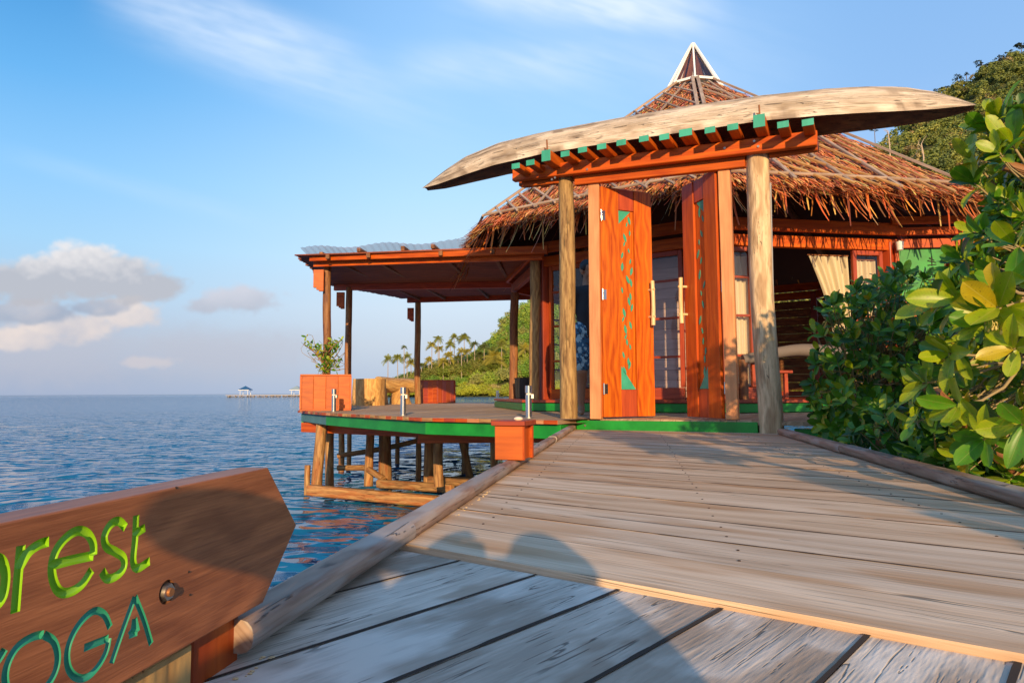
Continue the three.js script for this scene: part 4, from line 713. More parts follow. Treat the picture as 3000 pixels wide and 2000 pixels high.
// apex from the white cap's foot
const capTop = at(1598, 97, 11.8), capY = at(1600, 186, 11.45).y, slope = (capY - EY) / (ER - .40), APY = EY + slope * ER, apex = HC.clone().setY(APY);
{
  const WR = 3.32, FR = 3.72;
  const oct = (r) => [0, 1, 2, 3, 4, 5, 6, 7].map((k) => { const p = hv(k, r, 0); return [p.x, -p.z]; });
  // floor of planks with a green rim
  const fp = oct(FR), d = [.55, .835], n = [.835, -.55], cs = fp.map((p) => n[0] * p[0] + n[1] * p[1]), c0 = Math.min(...cs), c1 = Math.max(...cs);
  const fl = put(hut, 'floor', prism(oct(FR - .06), PLAT + .004, FLOOR - .036), redW.vars[1]);
  for (let c = c0; c < c1; c += .16) { const poly = strip(fp, n[0], n[1], c + .002, c + .158); if (poly.length > 2) put(fl, 'plank', prism(poly, FLOOR - .035, FLOOR, d), pick(redW.vars)); }
  for (let k = -2; k < 5; k++) put(fl, 'rim_board', bar(hv(k, FR - .02, FLOOR - .10), hv(k + 1, FR - .02, FLOOR - .10), .03, .105, .004), greenP);
  // posts and ring beams
  for (let k = 0; k < 8; k++) {
    if (k !== 2) put(hut, 'post', bar(hv(k, WR, FLOOR), hv(k, WR, 3.58), .13, .13, .006, HD[k]), redW.vars[k % 5]);
    put(hut, 'ring_beam', bar(hv(k, WR + .02, 3.54), hv(k + 1, WR + .02, 3.54), .09, .15, .006), beamW.vars[k % 5]);
    put(hut, 'ring_beam', bar(hv(k, WR + .14, 3.73), hv(k + 1, WR + .14, 3.73), .05, .16, .006), beamW.vars[(k + 1) % 5]);
    put(hut, 'rafter', bar(hv(k, ER - .05, EY - .12), hv(k, .42, EY - .12 + slope * (ER - .47)), .08, .12, .005), darkLogW.vars[k % 5]);
  }
  // window walls: a frame of stiles and rails with panes
  const F = (k, s, y, o = 0) => { const a = hv(k, WR, y), b = hv(k + 1, WR, y), x = b.clone().sub(a).normalize(), out = HD[k % 8].clone().add(HD[(k + 1) % 8]).normalize(); return a.addScaledVector(x, s).addScaledVector(out, o); };
  const SL = hv(0, WR, 0).distanceTo(hv(1, WR, 0));
  const outOf = (k) => HD[((k % 8) + 8) % 8].clone().add(HD[((k + 1) % 8 + 8) % 8]).normalize();
  const win = (k, s0, s1, mat, rails = [2.06, 2.57, 3.07], label, glass = true) => {
    const w = new THREE.Group(); w.name = 'window'; const c = F(k, (s0 + s1) / 2, 1.7); w.position.copy(c).sub(org.get(hut)); hut.add(w); org.set(w, c); if (label) w.userData.label = label;
    for (const s of [s0 + .03, s1 - .03]) put(w, 'stile', bar(F(k, s, 1.66), F(k, s, 3.46), .055, .05, .004, outOf(k)), mat);
    put(w, 'sill', bar(F(k, s0 + .01, 1.58), F(k, s1 - .01, 1.58), .06, .15, .004), mat); put(w, 'head', bar(F(k, s0 + .06, 3.43), F(k, s1 - .06, 3.43), .045, .06, .004), mat);
    for (const y of rails) put(w, 'rail', bar(F(k, s0 + .055, y), F(k, s1 - .055, y), .03, .032, .003), mat);
    if (glass) { const ys = [1.66, ...rails, 3.40]; for (let i = 0; i < ys.length - 1; i++) { const a = F(k, s0 + .05, ys[i] + .012), b = F(k, s1 - .05, ys[i] + .012), e = F(k, s1 - .05, ys[i + 1] - .012), f = F(k, s0 + .05, ys[i + 1] - .012); put(w, 'pane', geoFrom([a, b, e, a, e, f].flatMap((p) => p.toArray()), [0, 0, 1, 0, 1, 1, 0, 0, 1, 1, 0, 1]), glassM); } }
    return w;
  };
  // facet 0 runs from the front corner to the left corner; facet 7 from the right corner to the front corner
  win(0, .08, .36, redW.vars[0]); win(0, .38, 1.22, redW.vars[2]); win(0, 1.24, 1.70, redW.vars[1]); win(0, 1.72, 2.44, beamW.vars[1]);
  win(7, .10, .55, redW.vars[0], [2.06, 2.57, 3.07], 'curtained window right of the open bay'); win(7, 1.98, 2.46, redW.vars[1]);
    // far walls: boards up to the beams, with a window in each
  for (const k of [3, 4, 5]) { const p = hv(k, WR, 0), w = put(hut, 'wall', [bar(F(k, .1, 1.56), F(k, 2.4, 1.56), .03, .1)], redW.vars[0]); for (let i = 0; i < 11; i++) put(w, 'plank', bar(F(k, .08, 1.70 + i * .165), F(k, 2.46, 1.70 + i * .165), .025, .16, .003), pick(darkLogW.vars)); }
  win(2, 1.3, 2.44, redW.vars[1]);
  // lime washed plank screen behind the glass beside the doors
  { const sc = put(hut, 'screen', bar(F(0, .1, 1.56, -.45), F(0, 1.6, 1.56, -.45), .04, .1), limeW.vars[1]); for (let i = 0; i < 13; i++) put(sc, 'plank', bar(F(0, .08, 1.69 + i * .142, -.45), F(0, 1.6, 1.69 + i * .142, -.45), .022, .139, .003), pick(limeW.vars)); }
  // lean-to at the right: orange frame with a green panel, facing the boardwalk
  { const c0 = hv(7, WR, 0), ax = new THREE.Vector3(.995, 0, .06).normalize(), ao = new THREE.Vector3(0, 0, 1), A = (s, y, o = 0) => c0.clone().addScaledVector(ax, s).addScaledVector(ao, o).setY(y);
    const pn = put(hut, 'panel', bar(A(.02, 3.555, .03), A(2.6, 3.555, .03), .05, .12, .004), orangeW.vars[2]); pn.userData.label = 'orange framed wall panel with a green board';
    for (const [s, w] of [[.07, .12], [.78, .14], [1.5, .14], [2.2, .14]]) put(pn, 'stile', bar(A(s, 1.56, .03), A(s, 3.49, .03), w, .05, .004, ax), orangeW.vars[0]);
    for (const [a, b] of [[.13, .71], [.85, 1.43], [1.57, 2.13]]) { put(pn, 'green_board', bar(A(a, 3.17), A(b, 3.17), .02, .62, .003), greenP); put(pn, 'board', bar(A(a, 2.2), A(b, 2.2), .02, 1.3, .003), orangeW.vars[3]); }
    put(hut, 'ring_beam', bar(A(-.05, 3.70, .12), A(2.7, 3.70, .12), .07, .10, .005), beamW.vars[2]); put(hut, 'ring_beam', bar(A(-.05, 3.83, .2), A(2.7, 3.83, .2), .05, .10, .005), beamW.vars[0]);
    const mk = [], q = (x, y) => A(.55 + (x - 1.69) * 1.1, 3.2 + (y - 3.02) * .9, .014); for (const [x0, y0, x1, y1] of [[1.66, 3.2, 1.72, 3.16], [1.64, 3.16, 1.74, 3.13], [1.69, 3.22, 1.69, 3.08], [1.64, 3.09, 1.74, 3.10], [1.66, 3.05, 1.73, 2.98], [1.72, 3.05, 1.66, 2.98], [1.63, 2.95, 1.75, 2.95], [1.69, 2.96, 1.70, 2.86], [1.64, 2.86, 1.74, 2.88], [1.66, 2.83, 1.72, 2.78]]) mk.push(log([q(x0, y0), q(x1, y1)], [.008, .006], 6, 0, 2)); put(pn, 'lettering', mk, blackM, 'stuff'); }
  // roof
  const roof = new THREE.Group(); roof.name = 'roof'; roof.position.set(0, 0, 0); hut.add(roof); org.set(roof, org.get(hut));
  const strawT = tex(256, 256, (u, v) => { const n = fbm(u * 60, v * 6, 3, 60, 6), m = fbm(u * 8, v * 8, 3, 8, 8); return [mix(.10, .34, n) * (.6 + .7 * m), mix(.03, .12, n) * (.6 + .7 * m), mix(.01, .035, n)]; });
  const strawM = mapped(strawT, 1, .9), blade = plain(.95, .95, .95, .75, { transmission: .15, thickness: 0 });
  const capR = .40;
  const rp = (k, a, b) => { const l = hv(k + 1, 1, 0).sub(HC.clone().setY(0)), r = hv(k, 1, 0).sub(HC.clone().setY(0)); const e = l.lerp(r, a), rad = ER * (1 - b); return HC.clone().addScaledVector(e.setY(0), rad).setY(EY + slope * (ER - rad)); };  // a: 0 at the left corner of the facet
  const slab = []; for (let k = 0; k < 8; k++) {
    const q = [rp(k, 0, -.02), rp(k, 1, -.02), rp(k, 1, 1 - capR / ER), rp(k, 0, 1 - capR / ER)], lo = q.map((p) => p.clone().setY(p.y - .10));
    const T = (a, b, c) => [...a.toArray(), ...b.toArray(), ...c.toArray()], pos = [...T(q[0], q[1], q[2]), ...T(q[0], q[2], q[3]), ...T(lo[0], lo[2], lo[1]), ...T(lo[0], lo[3], lo[2]), ...T(lo[0], lo[1], q[1]), ...T(lo[0], q[1], q[0])];
    const uv = []; for (let i = 0; i < pos.length; i += 3) uv.push(pos[i] * .8, pos[i + 1] * .8); slab.push(geoFrom(pos, uv));
  }
  put(roof, 'underlay', slab, plain(.07, .024, .01, .95));
  // palm leaf blades: one bent blade, laid row over row
  const bladeG = (l, w, bend) => { const pos = [], uv = [], K = 3; const pt = (t, s) => [s * w * (1 - .65 * t), -bend * t * t, l * t]; for (let i = 0; i < K; i++) { const a = pt(i / K, -.5), b = pt(i / K, .5), c = pt((i + 1) / K, .5), d2 = pt((i + 1) / K, -.5); pos.push(...a, ...c, ...b, ...a, ...d2, ...c); for (let z = 0; z < 6; z++) uv.push(0, 0); } return geoFrom(pos, uv); };
  const nor = (k) => { const a = rp(k, 0, 0), b = rp(k, 1, 0), v = b.clone().sub(a).cross(apex.clone().sub(a)).normalize(); return v.y < 0 ? v.negate() : v; };
  const strawC = [[.46, .135, .020], [.36, .092, .013], [.56, .23, .05], [.20, .048, .010], [.58, .31, .10], [.44, .125, .02]];
  const lay = (name, geo, list) => { const im = new THREE.InstancedMesh(geo, blade, list.length), col = new THREE.Color(); list.forEach((e, i) => { im.setMatrixAt(i, e[0].clone().premultiply(new THREE.Matrix4().makeTranslation(-org.get(hut).x, -org.get(hut).y, -org.get(hut).z))); im.setColorAt(i, col.setRGB(...e[1])); }); im.name = name; im.userData.kind = 'stuff'; im.castShadow = im.receiveShadow = true; roof.add(im); };
  const th = [], fr = [];
  for (let k = 0; k < 8; k++) {
    const seen = k === 0 || k === 7 || k === 1 || k === 6, nn = nor(k), rows = seen ? 52 : 16, out = outOf(k);
    for (let r = 0; r < rows; r++) {
      const b = (r + .5) / rows * (1 - capR / ER) - .015, rad = ER * (1 - b), side = rad * .765, cnt = Math.max(3, Math.round(side / (seen ? .018 : .07)));
      for (let i = 0; i < cnt; i++) {
        const p = rp(k, clamp((i + R(0, 1)) / cnt), b + R(-.012, .012)).addScaledVector(nn, R(.0, .035));
        const down = out.clone().setY(-slope).normalize(), yaw = R(-.3, .3) + (rnd() < .08 ? R(-.8, .8) : 0); const z = down.applyAxisAngle(nn, yaw).addScaledVector(nn, R(.02, .2)).normalize(), x = nn.clone().cross(z).normalize(), y = z.clone().cross(x);
        const s = R(.7, 1.25); th.push([new THREE.Matrix4().makeBasis(x.multiplyScalar(s * R(.7, 1.3)), y.multiplyScalar(s), z.multiplyScalar(s)).setPosition(p), pick(strawC).map((c) => c * R(1, 2.0))]);
      }
    }
    // overhanging fringe
    const cnt = seen ? 2300 : 300; for (let i = 0; i < cnt; i++) {
      const lng = rnd(), p = rp(k, rnd(), R(-.03, .03) - lng * .0).addScaledVector(nn, R(-.07, .02));
      const z = out.clone().multiplyScalar(R(.5, 1)).setY(-slope * R(.6, 1.1) - (lng > .96 ? R(.6, 2.4) : 0)).normalize().applyAxisAngle(UP, R(-.7, .7)).normalize(), x = z.clone().cross(UP).normalize().applyAxisAngle(z, R(-.6, .6)), y = z.clone().cross(x);
      const s = lng > .96 ? R(1.3, 2.3) : R(.35, 1.15) * (.75 + .5 * rnd()); fr.push([new THREE.Matrix4().makeBasis(x.multiplyScalar(s * R(.5, .9)), y.multiplyScalar(s), z.multiplyScalar(s * 1.1)).setPosition(p), pick(strawC).map((c) => c * R(.9, 1.8))]);
    }
  }
  lay('thatch', bladeG(.20, .026, .02), th); lay('thatch_fringe', bladeG(.22, .022, .04), fr);
  // battens tied over the thatch
  const onR = (k, u, v, o = .085) => onPl(u, v, rp(k, .5, 0).addScaledVector(nor(k), o), nor(k));
  const Z1 = (x, y) => [(1200 + x / 2.613) / 1.2755, (80 + y / 2.613) / 1.2755], Z2 = (x, y) => [(2000 + x / 2.24) / 1.2755, (80 + y / 2.24) / 1.2755];
  const bat = (k, A, B, w = .038, j) => put(roof, 'batten', bar(onR(k, ...A), onR(k, ...B), w * .8, .026, .004, nor(k)), j ? stumpW.vars[1] : pick(battenW.vars));
  for (let k = 0; k < 8; k++) put(roof, 'eaves_batten', log([rp(k, 0, .0).addScaledVector(nor(k), .08), rp(k, .5, .002).addScaledVector(nor(k), .085), rp(k, 1, .0).addScaledVector(nor(k), .08)], [.02, .02], 8, .1, 8), battenW.vars[k % 5]);
  for (let k = 0; k < 8; k++) for (const o of k ? [0] : [-.06, .06]) { const x = HD[k].clone().cross(UP).multiplyScalar(o), e = UP.clone().multiplyScalar(.09); put(roof, 'hip_batten', bar(hv(k, ER, EY).add(x).add(e), hv(k, capR, EY + slope * (ER - capR)).add(x.clone().multiplyScalar(.7)).add(e), .055, .035, .004), pick(battenW.vars)); }
  for (const [a, b, c, d2] of [[935, 1215, 1115, 1340], [840, 1270, 960, 1370], [745, 1325, 825, 1400], [660, 1375, 700, 1425], [1110, 1200, 965, 1370], [1060, 1130, 1300, 1300], [1420, 1100, 1590, 1225], [1720, 1170, 1820, 1225], [1930, 1145, 2030, 1195], [2110, 1115, 2190, 1150], [1870, 1150, 1800, 1215], [1560, 1010, 1330, 1290]]) bat(0, Z1(a, b), Z1(c, d2));
  for (const [a, b, c, d2] of [[2030, 455, 2190, 492], [1945, 500, 2210, 585], [1880, 548, 2080, 618], [1795, 600, 1900, 645], [2110, 425, 1925, 635], [1720, 640, 1790, 680], [2150, 425, 2160, 432]]) bat(0, Z1(a, b), Z1(c, d2));
  for (const [a, b, c, d2] of [[120, 365, 440, 485], [130, 400, 340, 470], [150, 450, 260, 500], [170, 350, 330, 460]]) bat(7, Z2(a, b), Z2(c, d2), .045);
  for (const [a, b, c, d2] of [[880, 700, 1440, 1045], [820, 815, 1110, 1010], [580, 850, 740, 985]]) bat(7, Z2(a, b), Z2(c, d2), .06);
  for (const [a, b, c, d2, j] of [[900, 770, 1580, 1055, 1], [950, 690, 1790, 1080, 1], [730, 820, 1290, 1035, 1], [600, 870, 960, 1000, 1], [640, 840, 1130, 1020, 1], [1000, 740, 1660, 1060, 1], [580, 925, 690, 985, 1], [860, 850, 1440, 1045, 1]]) bat(7, Z2(a, b), Z2(c, d2), .036, j);
  // white glazed cap
  const cap = new THREE.Group(); cap.name = 'roof_cap'; hut.add(cap); org.set(cap, org.get(hut));
  const cy = capY + .03, tip = HC.clone().setY(capTop.y), cr = .50;
  for (let k = 0; k < 8; k++) {
    put(cap, 'rib', bar(hv(k, cr, cy), tip.clone().addScaledVector(HD[k], .02), .03, .035, .003), whiteP); put(cap, 'base_rail', bar(hv(k, cr - .05, cy + .03), hv(k + 1, cr - .05, cy + .03), .03, .045, .003), whiteP);
    put(cap, 'kerb', bar(hv(k, cr - .08, cy - .07), hv(k + 1, cr - .08, cy - .07), .03, .13, .004), blackM);
    const a = hv(k, cr - .03, cy + .05), b = hv(k + 1, cr - .03, cy + .05); put(cap, 'pane', geoFrom([a, b, tip.clone().setY(tip.y - .03)].flatMap((p) => p.toArray()), [0, 0, 1, 0, .5, 1]), k > 1 && k < 6 ? strawM : glassM);
  }
  // things hung in and on the hut
  const curtain = (k, s0, s1, y0, y1, o, label, pinch = 0, col = [.78, .66, .44]) => {
    const pos = [], uv = [], idx = [], nx = 60, ny = 14, c = F(k, (s0 + s1) / 2, y1, o);
    for (let j = 0; j <= ny; j++) for (let i = 0; i <= nx; i++) { const t = i / nx, v = j / ny, y = mix(y1, y0, v), w = 1 - pinch * Math.sin(v * Math.PI * .5), s = mix(s0, s1, pinch < 0 ? t : t * w); const f = Math.sin(t * 34 + Math.sin(v * 3) * .8) * .022 + Math.sin(t * 15 + 2) * .012; const p = F(k, s, y, o + f); pos.push(p.x, p.y, p.z); uv.push(t, v); }
    for (let j = 0; j < ny; j++) for (let i = 0; i < nx; i++) { const a = j * (nx + 1) + i, b = a + nx + 1; idx.push(a, b, a + 1, b, b + 1, a + 1); }
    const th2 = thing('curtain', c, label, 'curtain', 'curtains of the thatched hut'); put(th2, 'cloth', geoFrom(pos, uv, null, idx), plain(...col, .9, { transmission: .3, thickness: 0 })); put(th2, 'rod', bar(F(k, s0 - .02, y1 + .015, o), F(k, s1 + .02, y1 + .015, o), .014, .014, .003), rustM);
  };
  curtain(7, 2.0, 2.44, 1.7, 3.36, -.09, 'long cream curtain behind the window bars just left of the pale gate post');
  curtain(7, .58, 1.14, 2.3, 3.38, -.05, 'cream curtain swept aside in the open bay of the hut', .55);
  curtain(7, .14, .5, 1.9, 3.34, -.09, 'narrow cream curtain behind the window beside the green panel');
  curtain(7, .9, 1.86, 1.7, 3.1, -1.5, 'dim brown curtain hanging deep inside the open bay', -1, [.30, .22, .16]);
  // wall lamp on the right corner post
  { const p = hv(7, WR + .12, 3.50).add(new THREE.Vector3(.0, 0, .06)), o = thing('wall_lamp', p, 'small white wall lamp on the red post beside the green panel', 'wall lamp'); const g = new THREE.CylinderGeometry(.05, .04, .11, 16).toNonIndexed(); g.translate(p.x, p.y, p.z); put(o, 'shade', g, whiteP); put(o, 'arm', bar(hv(7, WR + .04, 3.57), p.clone().setY(p.y + .07), .02, .02, .002), steelDull); put(o, 'cap', blk(p.clone().setY(p.y + .062), new THREE.Vector3(1, 0, 0), .06, .014, .06, .003), steelDull); }
  // inside the open bay: a driftwood trunk and a low table
  { const a = F(7, .8, 2.05, .25), b = F(7, 2.2, 2.0, .1); const o = thing('driftwood', a, 'grey driftwood trunk lying across the open bay behind the bushes', 'driftwood'); put(o, 'trunk', log([a, a.clone().lerp(b, .5).setY(2.12), b], [.09, .06], 12, .2, 16), plain(.16, .13, .115, .9)); put(o, 'prop', log([a.clone().setY(FLOOR), a.clone()], [.06, .06], 8, .1, 4), darkLogW.vars[1]); put(o, 'prop', log([b.clone().setY(FLOOR), b.clone()], [.06, .06], 8, .1, 4), darkLogW.vars[1]); }
  { const c = F(7, 1.7, FLOOR, -.5), ex = F(7, 1, 0).sub(F(7, 0, 0)), o = thing('low_table', c, 'low dark table in the open bay behind the pale gate post', 'table'); put(o, 'top', blk(c.clone().setY(1.86), ex, .8, .04, .5), redW.vars[1]); for (const [x, z] of [[-.35, -.2], [.35, -.2], [-.35, .2], [.35, .2]]) { const p = c.clone().addScaledVector(ex.clone().normalize(), x); p.z += z; put(o, 'leg', bar(p.clone().setY(FLOOR), p.clone().setY(1.84), .05, .05, .004, ex), redW.vars[0]); } const t = c.clone().setY(1.90); tag(put(null, 'tray', blk(t, ex, .3, .04, .22, .008), plain(.35, .5, .6, .4)), 'pale blue tray on the low table behind the pale gate post', 'tray'); }
}

// ================================================================ pergola over the deck
{
  const b1a = at(722, 606, 11.25), b1b = at(1248, 588, 9.72), u1a = at(712, 592, 11.1), u1b = at(1258, 573, 9.55);
  const o = thing('pergola', P3(-1.4, PLAT, 13), 'flat roofed red timber pergola reaching from the round hut over the deck', 'pergola');
  const post = (u0, v0, u1, v1, z, r, mat, y0 = PLAT) => { const a = at(u1, v1, z); a.y = y0; const b = at(u0, v0, z); put(o, 'post', log([a.clone(), a.clone().lerp(b, .35).add(new THREE.Vector3(R(-.03, .03), 0, 0)), a.clone().lerp(b, .7).add(new THREE.Vector3(R(-.03, .03), 0, 0)), b], [r * 1.05, r], 12, .1, 14), mat); };
  post(751, 608, 746, 930, 11.35, .065, darkLogW.vars[1]);
  post(802, 660, 799, 930, 13.9, .066, darkLogW.vars[0]);
  post(960, 695, 960, 925, 17.2, .076, pileW.vars[1]);
  post(1183, 672, 1177, 920, 12.4, .075, darkLogW.vars[2]);
  post(1229, 600, 1228, 921, 10.0, .072, brownLogW.vars[2], FLOOR);
  put(o, 'beam', bar(b1a, b1b, .07, .105, .005), beamW.vars[2]); put(o, 'fascia_beam', bar(u1a, u1b, .05, .115, .005), beamW.vars[0]);
  const b2a = at(768, 660, 14.0), b2b = at(1250, 652, 12.9), b3a = at(936, 689, 17.3), b3b = at(1262, 680, 16.2);
  put(o, 'beam', bar(b2a, b2b, .08, .13, .005), redW.vars[2]); put(o, 'beam', bar(b3a, b3b, .08, .14, .005), redW.vars[0]);
  // stepped brackets hung on the posts
  const brk = (u, v, z, s, mat) => { const p = at(u, v, z), ex = new THREE.Vector3(1, 0, 0); const g = put(o, 'bracket', [blk(p, ex, .17 * s, .30 * s, .05, .004), blk(p.clone().add(new THREE.Vector3(.025 * s, -.165 * s, 0)), ex, .12 * s, .04 * s, .05, .004), blk(p.clone().add(new THREE.Vector3(.045 * s, -.195 * s, 0)), ex, .08 * s, .03 * s, .05, .004)], mat); return g; };
  brk(732, 640, 11.2, 1, planterW.vars[0]); brk(782, 687, 13.85, .95, orangeW.vars[0]); brk(943, 720, 17.1, .95, redW.vars[2]);
  // roof: three corners of the left edge, sloping gently to the hut
  const top = (p, d) => p.clone().setY(p.y + d), A = top(u1a, .07).add(new THREE.Vector3(-.12, .0, .05)), B = top(u1b, .07), M1 = top(b2a, .1).add(new THREE.Vector3(-.12, 0, 0)), M2 = top(b2b, .1), E1 = top(b3a, .1).add(new THREE.Vector3(-.1, 0, -.15)), E2 = top(b3b, .1).add(new THREE.Vector3(0, 0, -.15));
  const edge = (t, l, m, r) => t < .45 ? l.clone().lerp(m, t / .45) : m.clone().lerp(r, (t - .45) / .55);
  const Lp = (t) => edge(t, A, M1, E1), Rp = (t) => edge(t, B, M2, E2), n = 46;
  for (let i = 0; i < n; i++) { const t = (i + .5) / n, g = rnd() < .12 ? .03 : .006, w = Lp(i / n).distanceTo(Lp((i + 1) / n)) - g, a = Lp(t), b = Rp(t), j = R(0, .1), up2 = new THREE.Vector3(0, 1, 0); a.x -= j; put(o, 'slat', bar(a.setY(a.y - .03), b.setY(b.y - .03), Math.max(.04, w), .02, .003), pick(slatW.vars)); }
  // purlins under the slats and blocks standing on the front beam
  for (const t of [.12, .3, .6, .8]) put(o, 'purlin', bar(Lp(0).lerp(Rp(0), t).add(new THREE.Vector3(0, -.08, .04)), Lp(1).lerp(Rp(1), t).add(new THREE.Vector3(0, -.08, 0)), .06, .07, .004), darkLogW.vars[1]);
  for (const [u, v] of [[738, 584], [824, 574], [925, 570.5], [994, 566], [1075, 564.5]]) { const k = (u - 712) / 546, p = at(u, v, mix(11.1, 9.6, k)); put(o, 'block', bar(p.clone().add(new THREE.Vector3(0, 0, .03)), p.clone().add(new THREE.Vector3(.15, 0, -1.2)), .06, .07, .004), darkLogW.vars[2]); }
  // corrugated clear sheets on top
  { const pos = [], uv = [], idx = [], nx = 150, ny = 10; for (let j = 0; j <= ny; j++) for (let i = 0; i <= nx; i++) { const t = i / nx * .78, q = j / ny, p = Lp(q).lerp(Rp(q), t); const sag = .025 * Math.sin(t * 21) * (1 - q * .5); p.y += .065 + sag + .007 * Math.sin(i * 1.1) + .03 * t; pos.push(p.x, p.y, p.z + (j === 0 ? .1 : 0)); uv.push(t, q); }
    for (let j = 0; j < ny; j++) for (let i = 0; i < nx; i++) { const a = j * (nx + 1) + i, b = a + nx + 1; idx.push(a, b, a + 1, b, b + 1, a + 1); }
    put(o, 'corrugated_sheet', geoFrom(pos, uv, null, idx), plain(.86, .89, .9, .35, { transmission: .88, thickness: 0 })); }
}

// ================================================================ planters, bench and stool on the deck
const crate = (name, c, ex, sx, sy, sz, label, mat) => {
  const o = thing(name, c, label, 'planter', 'square wooden planters on the deck'), ez = ex.clone().cross(UP), P = (x, y, z) => c.clone().addScaledVector(ex, x).addScaledVector(ez, z).add(new THREE.Vector3(0, y, 0));
  for (const z of [-1, 1]) { const nb = 4; for (let i = 0; i < nb; i++) put(o, 'board', blk(P(-sx / 2 + sx * (i + .5) / nb, sy / 2, z * (sz / 2 - .012)), ex, sx / nb - .003, sy - .03, .024, .003), pick(mat)); }
  for (const x of [-1, 1]) { const nb = 4; for (let i = 0; i < nb; i++) put(o, 'board', blk(P(x * (sx / 2 - .012), sy / 2, -sz / 2 + .03 + (sz - .06) * (i + .5) / nb), ex, .024, sy - .03, (sz - .06) / nb - .003, .003), pick(mat)); }
  for (const z of [-1, 1]) { put(o, 'rim', blk(P(0, sy - .012, z * sz / 2), ex, sx + .03, .028, .03, .004), mat[0]); put(o, 'rim', blk(P(0, .014, z * sz / 2), ex, sx + .03, .028, .03, .004), mat[1]); }
  for (const x of [-1, 1]) put(o, 'rim', blk(P(x * sx / 2, sy - .012, 0), ex, .03, .026, sz - .03, .004), mat[0]);
  for (const x of [-1, 1]) for (const z of [-1, 1]) put(o, 'corner_strip', blk(P(x * (sx / 2 + .003), sy / 2, z * (sz / 2 + .003)), ex, .03, sy - .06, .03, .004), mat[2]);
  put(o, 'soil', blk(P(0, sy - .1, 0), ex, sx - .06, .04, sz - .06, .01), plain(.04, .025, .015, .95));
  return o;
};
crate('planter', P3(-3.0, PLAT, 10.98), new THREE.Vector3(.967, 0, -.29).normalize(), .75, .57, .46, 'large orange planter box at the outer corner with a leafy climber', planterW.vars);
crate('planter', P3(-2.03, PLAT, 18.4), new THREE.Vector3(.8, 0, .6).normalize(), .68, .62, .68, 'red planter box far back on the deck beside a pergola post', [orangeW.vars[0], orangeW.vars[2], redW.vars[2], orangeW.vars[3], orangeW.vars[1]]);
{ // log stool and log bench
  const z = 15.6, c = at(847, 928, z).setY(PLAT), o = thing('log_stool', c, 'short thick log stool standing beside the near planter', 'stool');
  const rr = .36, g = log([c.clone(), c.clone().setY(PLAT + .28), c.clone().setY(PLAT + .60)], [rr, rr * .98], 22, .10, 10); put(o, 'block', g, stumpW.vars[2]);
  const a = at(868, 884, 16.6), b = at(958, 882, 17.6), q = thing('log_bench', a.clone().setY(PLAT), 'carved log bench behind the log stool', 'bench');
  const A = a.clone().setY(PLAT + .48), B = b.clone().setY(PLAT + .46); put(q, 'seat', log([A, A.clone().lerp(B, .5), B], [.20, .17], 16, .12, 14), stumpW.vars[0]);
  const M = A.clone().lerp(B, .55).setY(PLAT); put(q, 'leg', log([M, M.clone().setY(PLAT + .2), M.clone().setY(PLAT + .42)], [.26, .2], 14, .25, 8), stumpW.vars[1]); const M2 = A.clone().lerp(B, .05).setY(PLAT); put(q, 'leg', log([M2, M2.clone().setY(PLAT + .2), M2.clone().setY(PLAT + .42)], [.2, .17], 14, .2, 8), stumpW.vars[3]);
}
{ // black planter tub by the hut steps
  const c = P3(.235, FLOOR, 11.9), o = thing('black_tub', c, 'black ribbed tub beside the natural timber post of the pergola', 'tub'); const pts = [[.16, 0], [.17, .0], [.19, .33], [.2, .345], [.2, .36], [.17, .36], [.16, .3]].map(([x, y]) => new THREE.Vector2(x, y));
  const g = new THREE.LatheGeometry(pts, 24).toNonIndexed(); g.translate(c.x, c.y, c.z); put(o, 'tub', g, blackM); const ribs = []; for (let i = 0; i < 24; i++) { const a = i / 24 * 6.283, p = (y, r) => c.clone().add(new THREE.Vector3(Math.cos(a) * r, y, Math.sin(a) * r)); ribs.push(log([p(.02, .172), p(.32, .19)], [.006, .006], 5, 0, 2)); } put(o, 'rib', ribs, blackM, 'stuff');
  put(o, 'soil', (() => { const s = new THREE.CylinderGeometry(.165, .165, .02, 20).toNonIndexed(); s.translate(c.x, c.y + .31, c.z); return s; })(), plain(.04, .025, .015, .95));
}

// ================================================================ leaves
// one mangrove leaf: blunt, a little folded along its rib; base at the origin, length 1 along z
function leafGeo(fold, bend, w = .42) {
  const prof = [[0, .06], [.12, .32], [.3, .72], [.52, .98], [.7, 1], [.86, .78], [.96, .4], [1, .08]], pos = [], uv = [], idx = [];
  prof.forEach(([t, k]) => { for (const s of [-1, -.5, 0, .5, 1]) { const x = s * k * w / 2; pos.push(x, fold * Math.abs(x) - bend * t * t + .02 * Math.sin(t * 9) * Math.abs(s), t); uv.push((s * k + 1) / 2, t); } });
  for (let i = 0; i < prof.length - 1; i++) for (let j = 0; j < 4; j++) { const a = i * 5 + j, b = a + 5; idx.push(a, b, a + 1, b, b + 1, a + 1); }
  return geoFrom(pos, uv, null, idx);
}
const leafG = [leafGeo(.25, .12), leafGeo(.4, .25, .46), leafGeo(.12, -.1, .44), leafGeo(.5, .4, .38), leafGeo(.2, .05, .5)];
const leafTex = (c, edge, rib, s) => tex(128, 256, (u, v) => { const d = Math.abs(u - .5) * 2, vein = .5 + .5 * Math.cos((v * 16 - d * 2.2) * Math.PI * 2), n = fbm(u * 8 + s, v * 10, 4), r = sm(.05, .015, d); let o = [0, 1, 2].map((m) => mix(c[m], edge[m], sm(.45, 1, d) * .6 + (n - .5) * .6) * (.93 + .07 * vein)); const sp = sm(.78, .84, fbm(u * 18 + s * 7, v * 26 + s, 2)) * .7; o = o.map((x, m) => mix(x, [.16, .085, .02][m], sp)); return o.map((x, m) => mix(x, rib[m], r * .8)); });
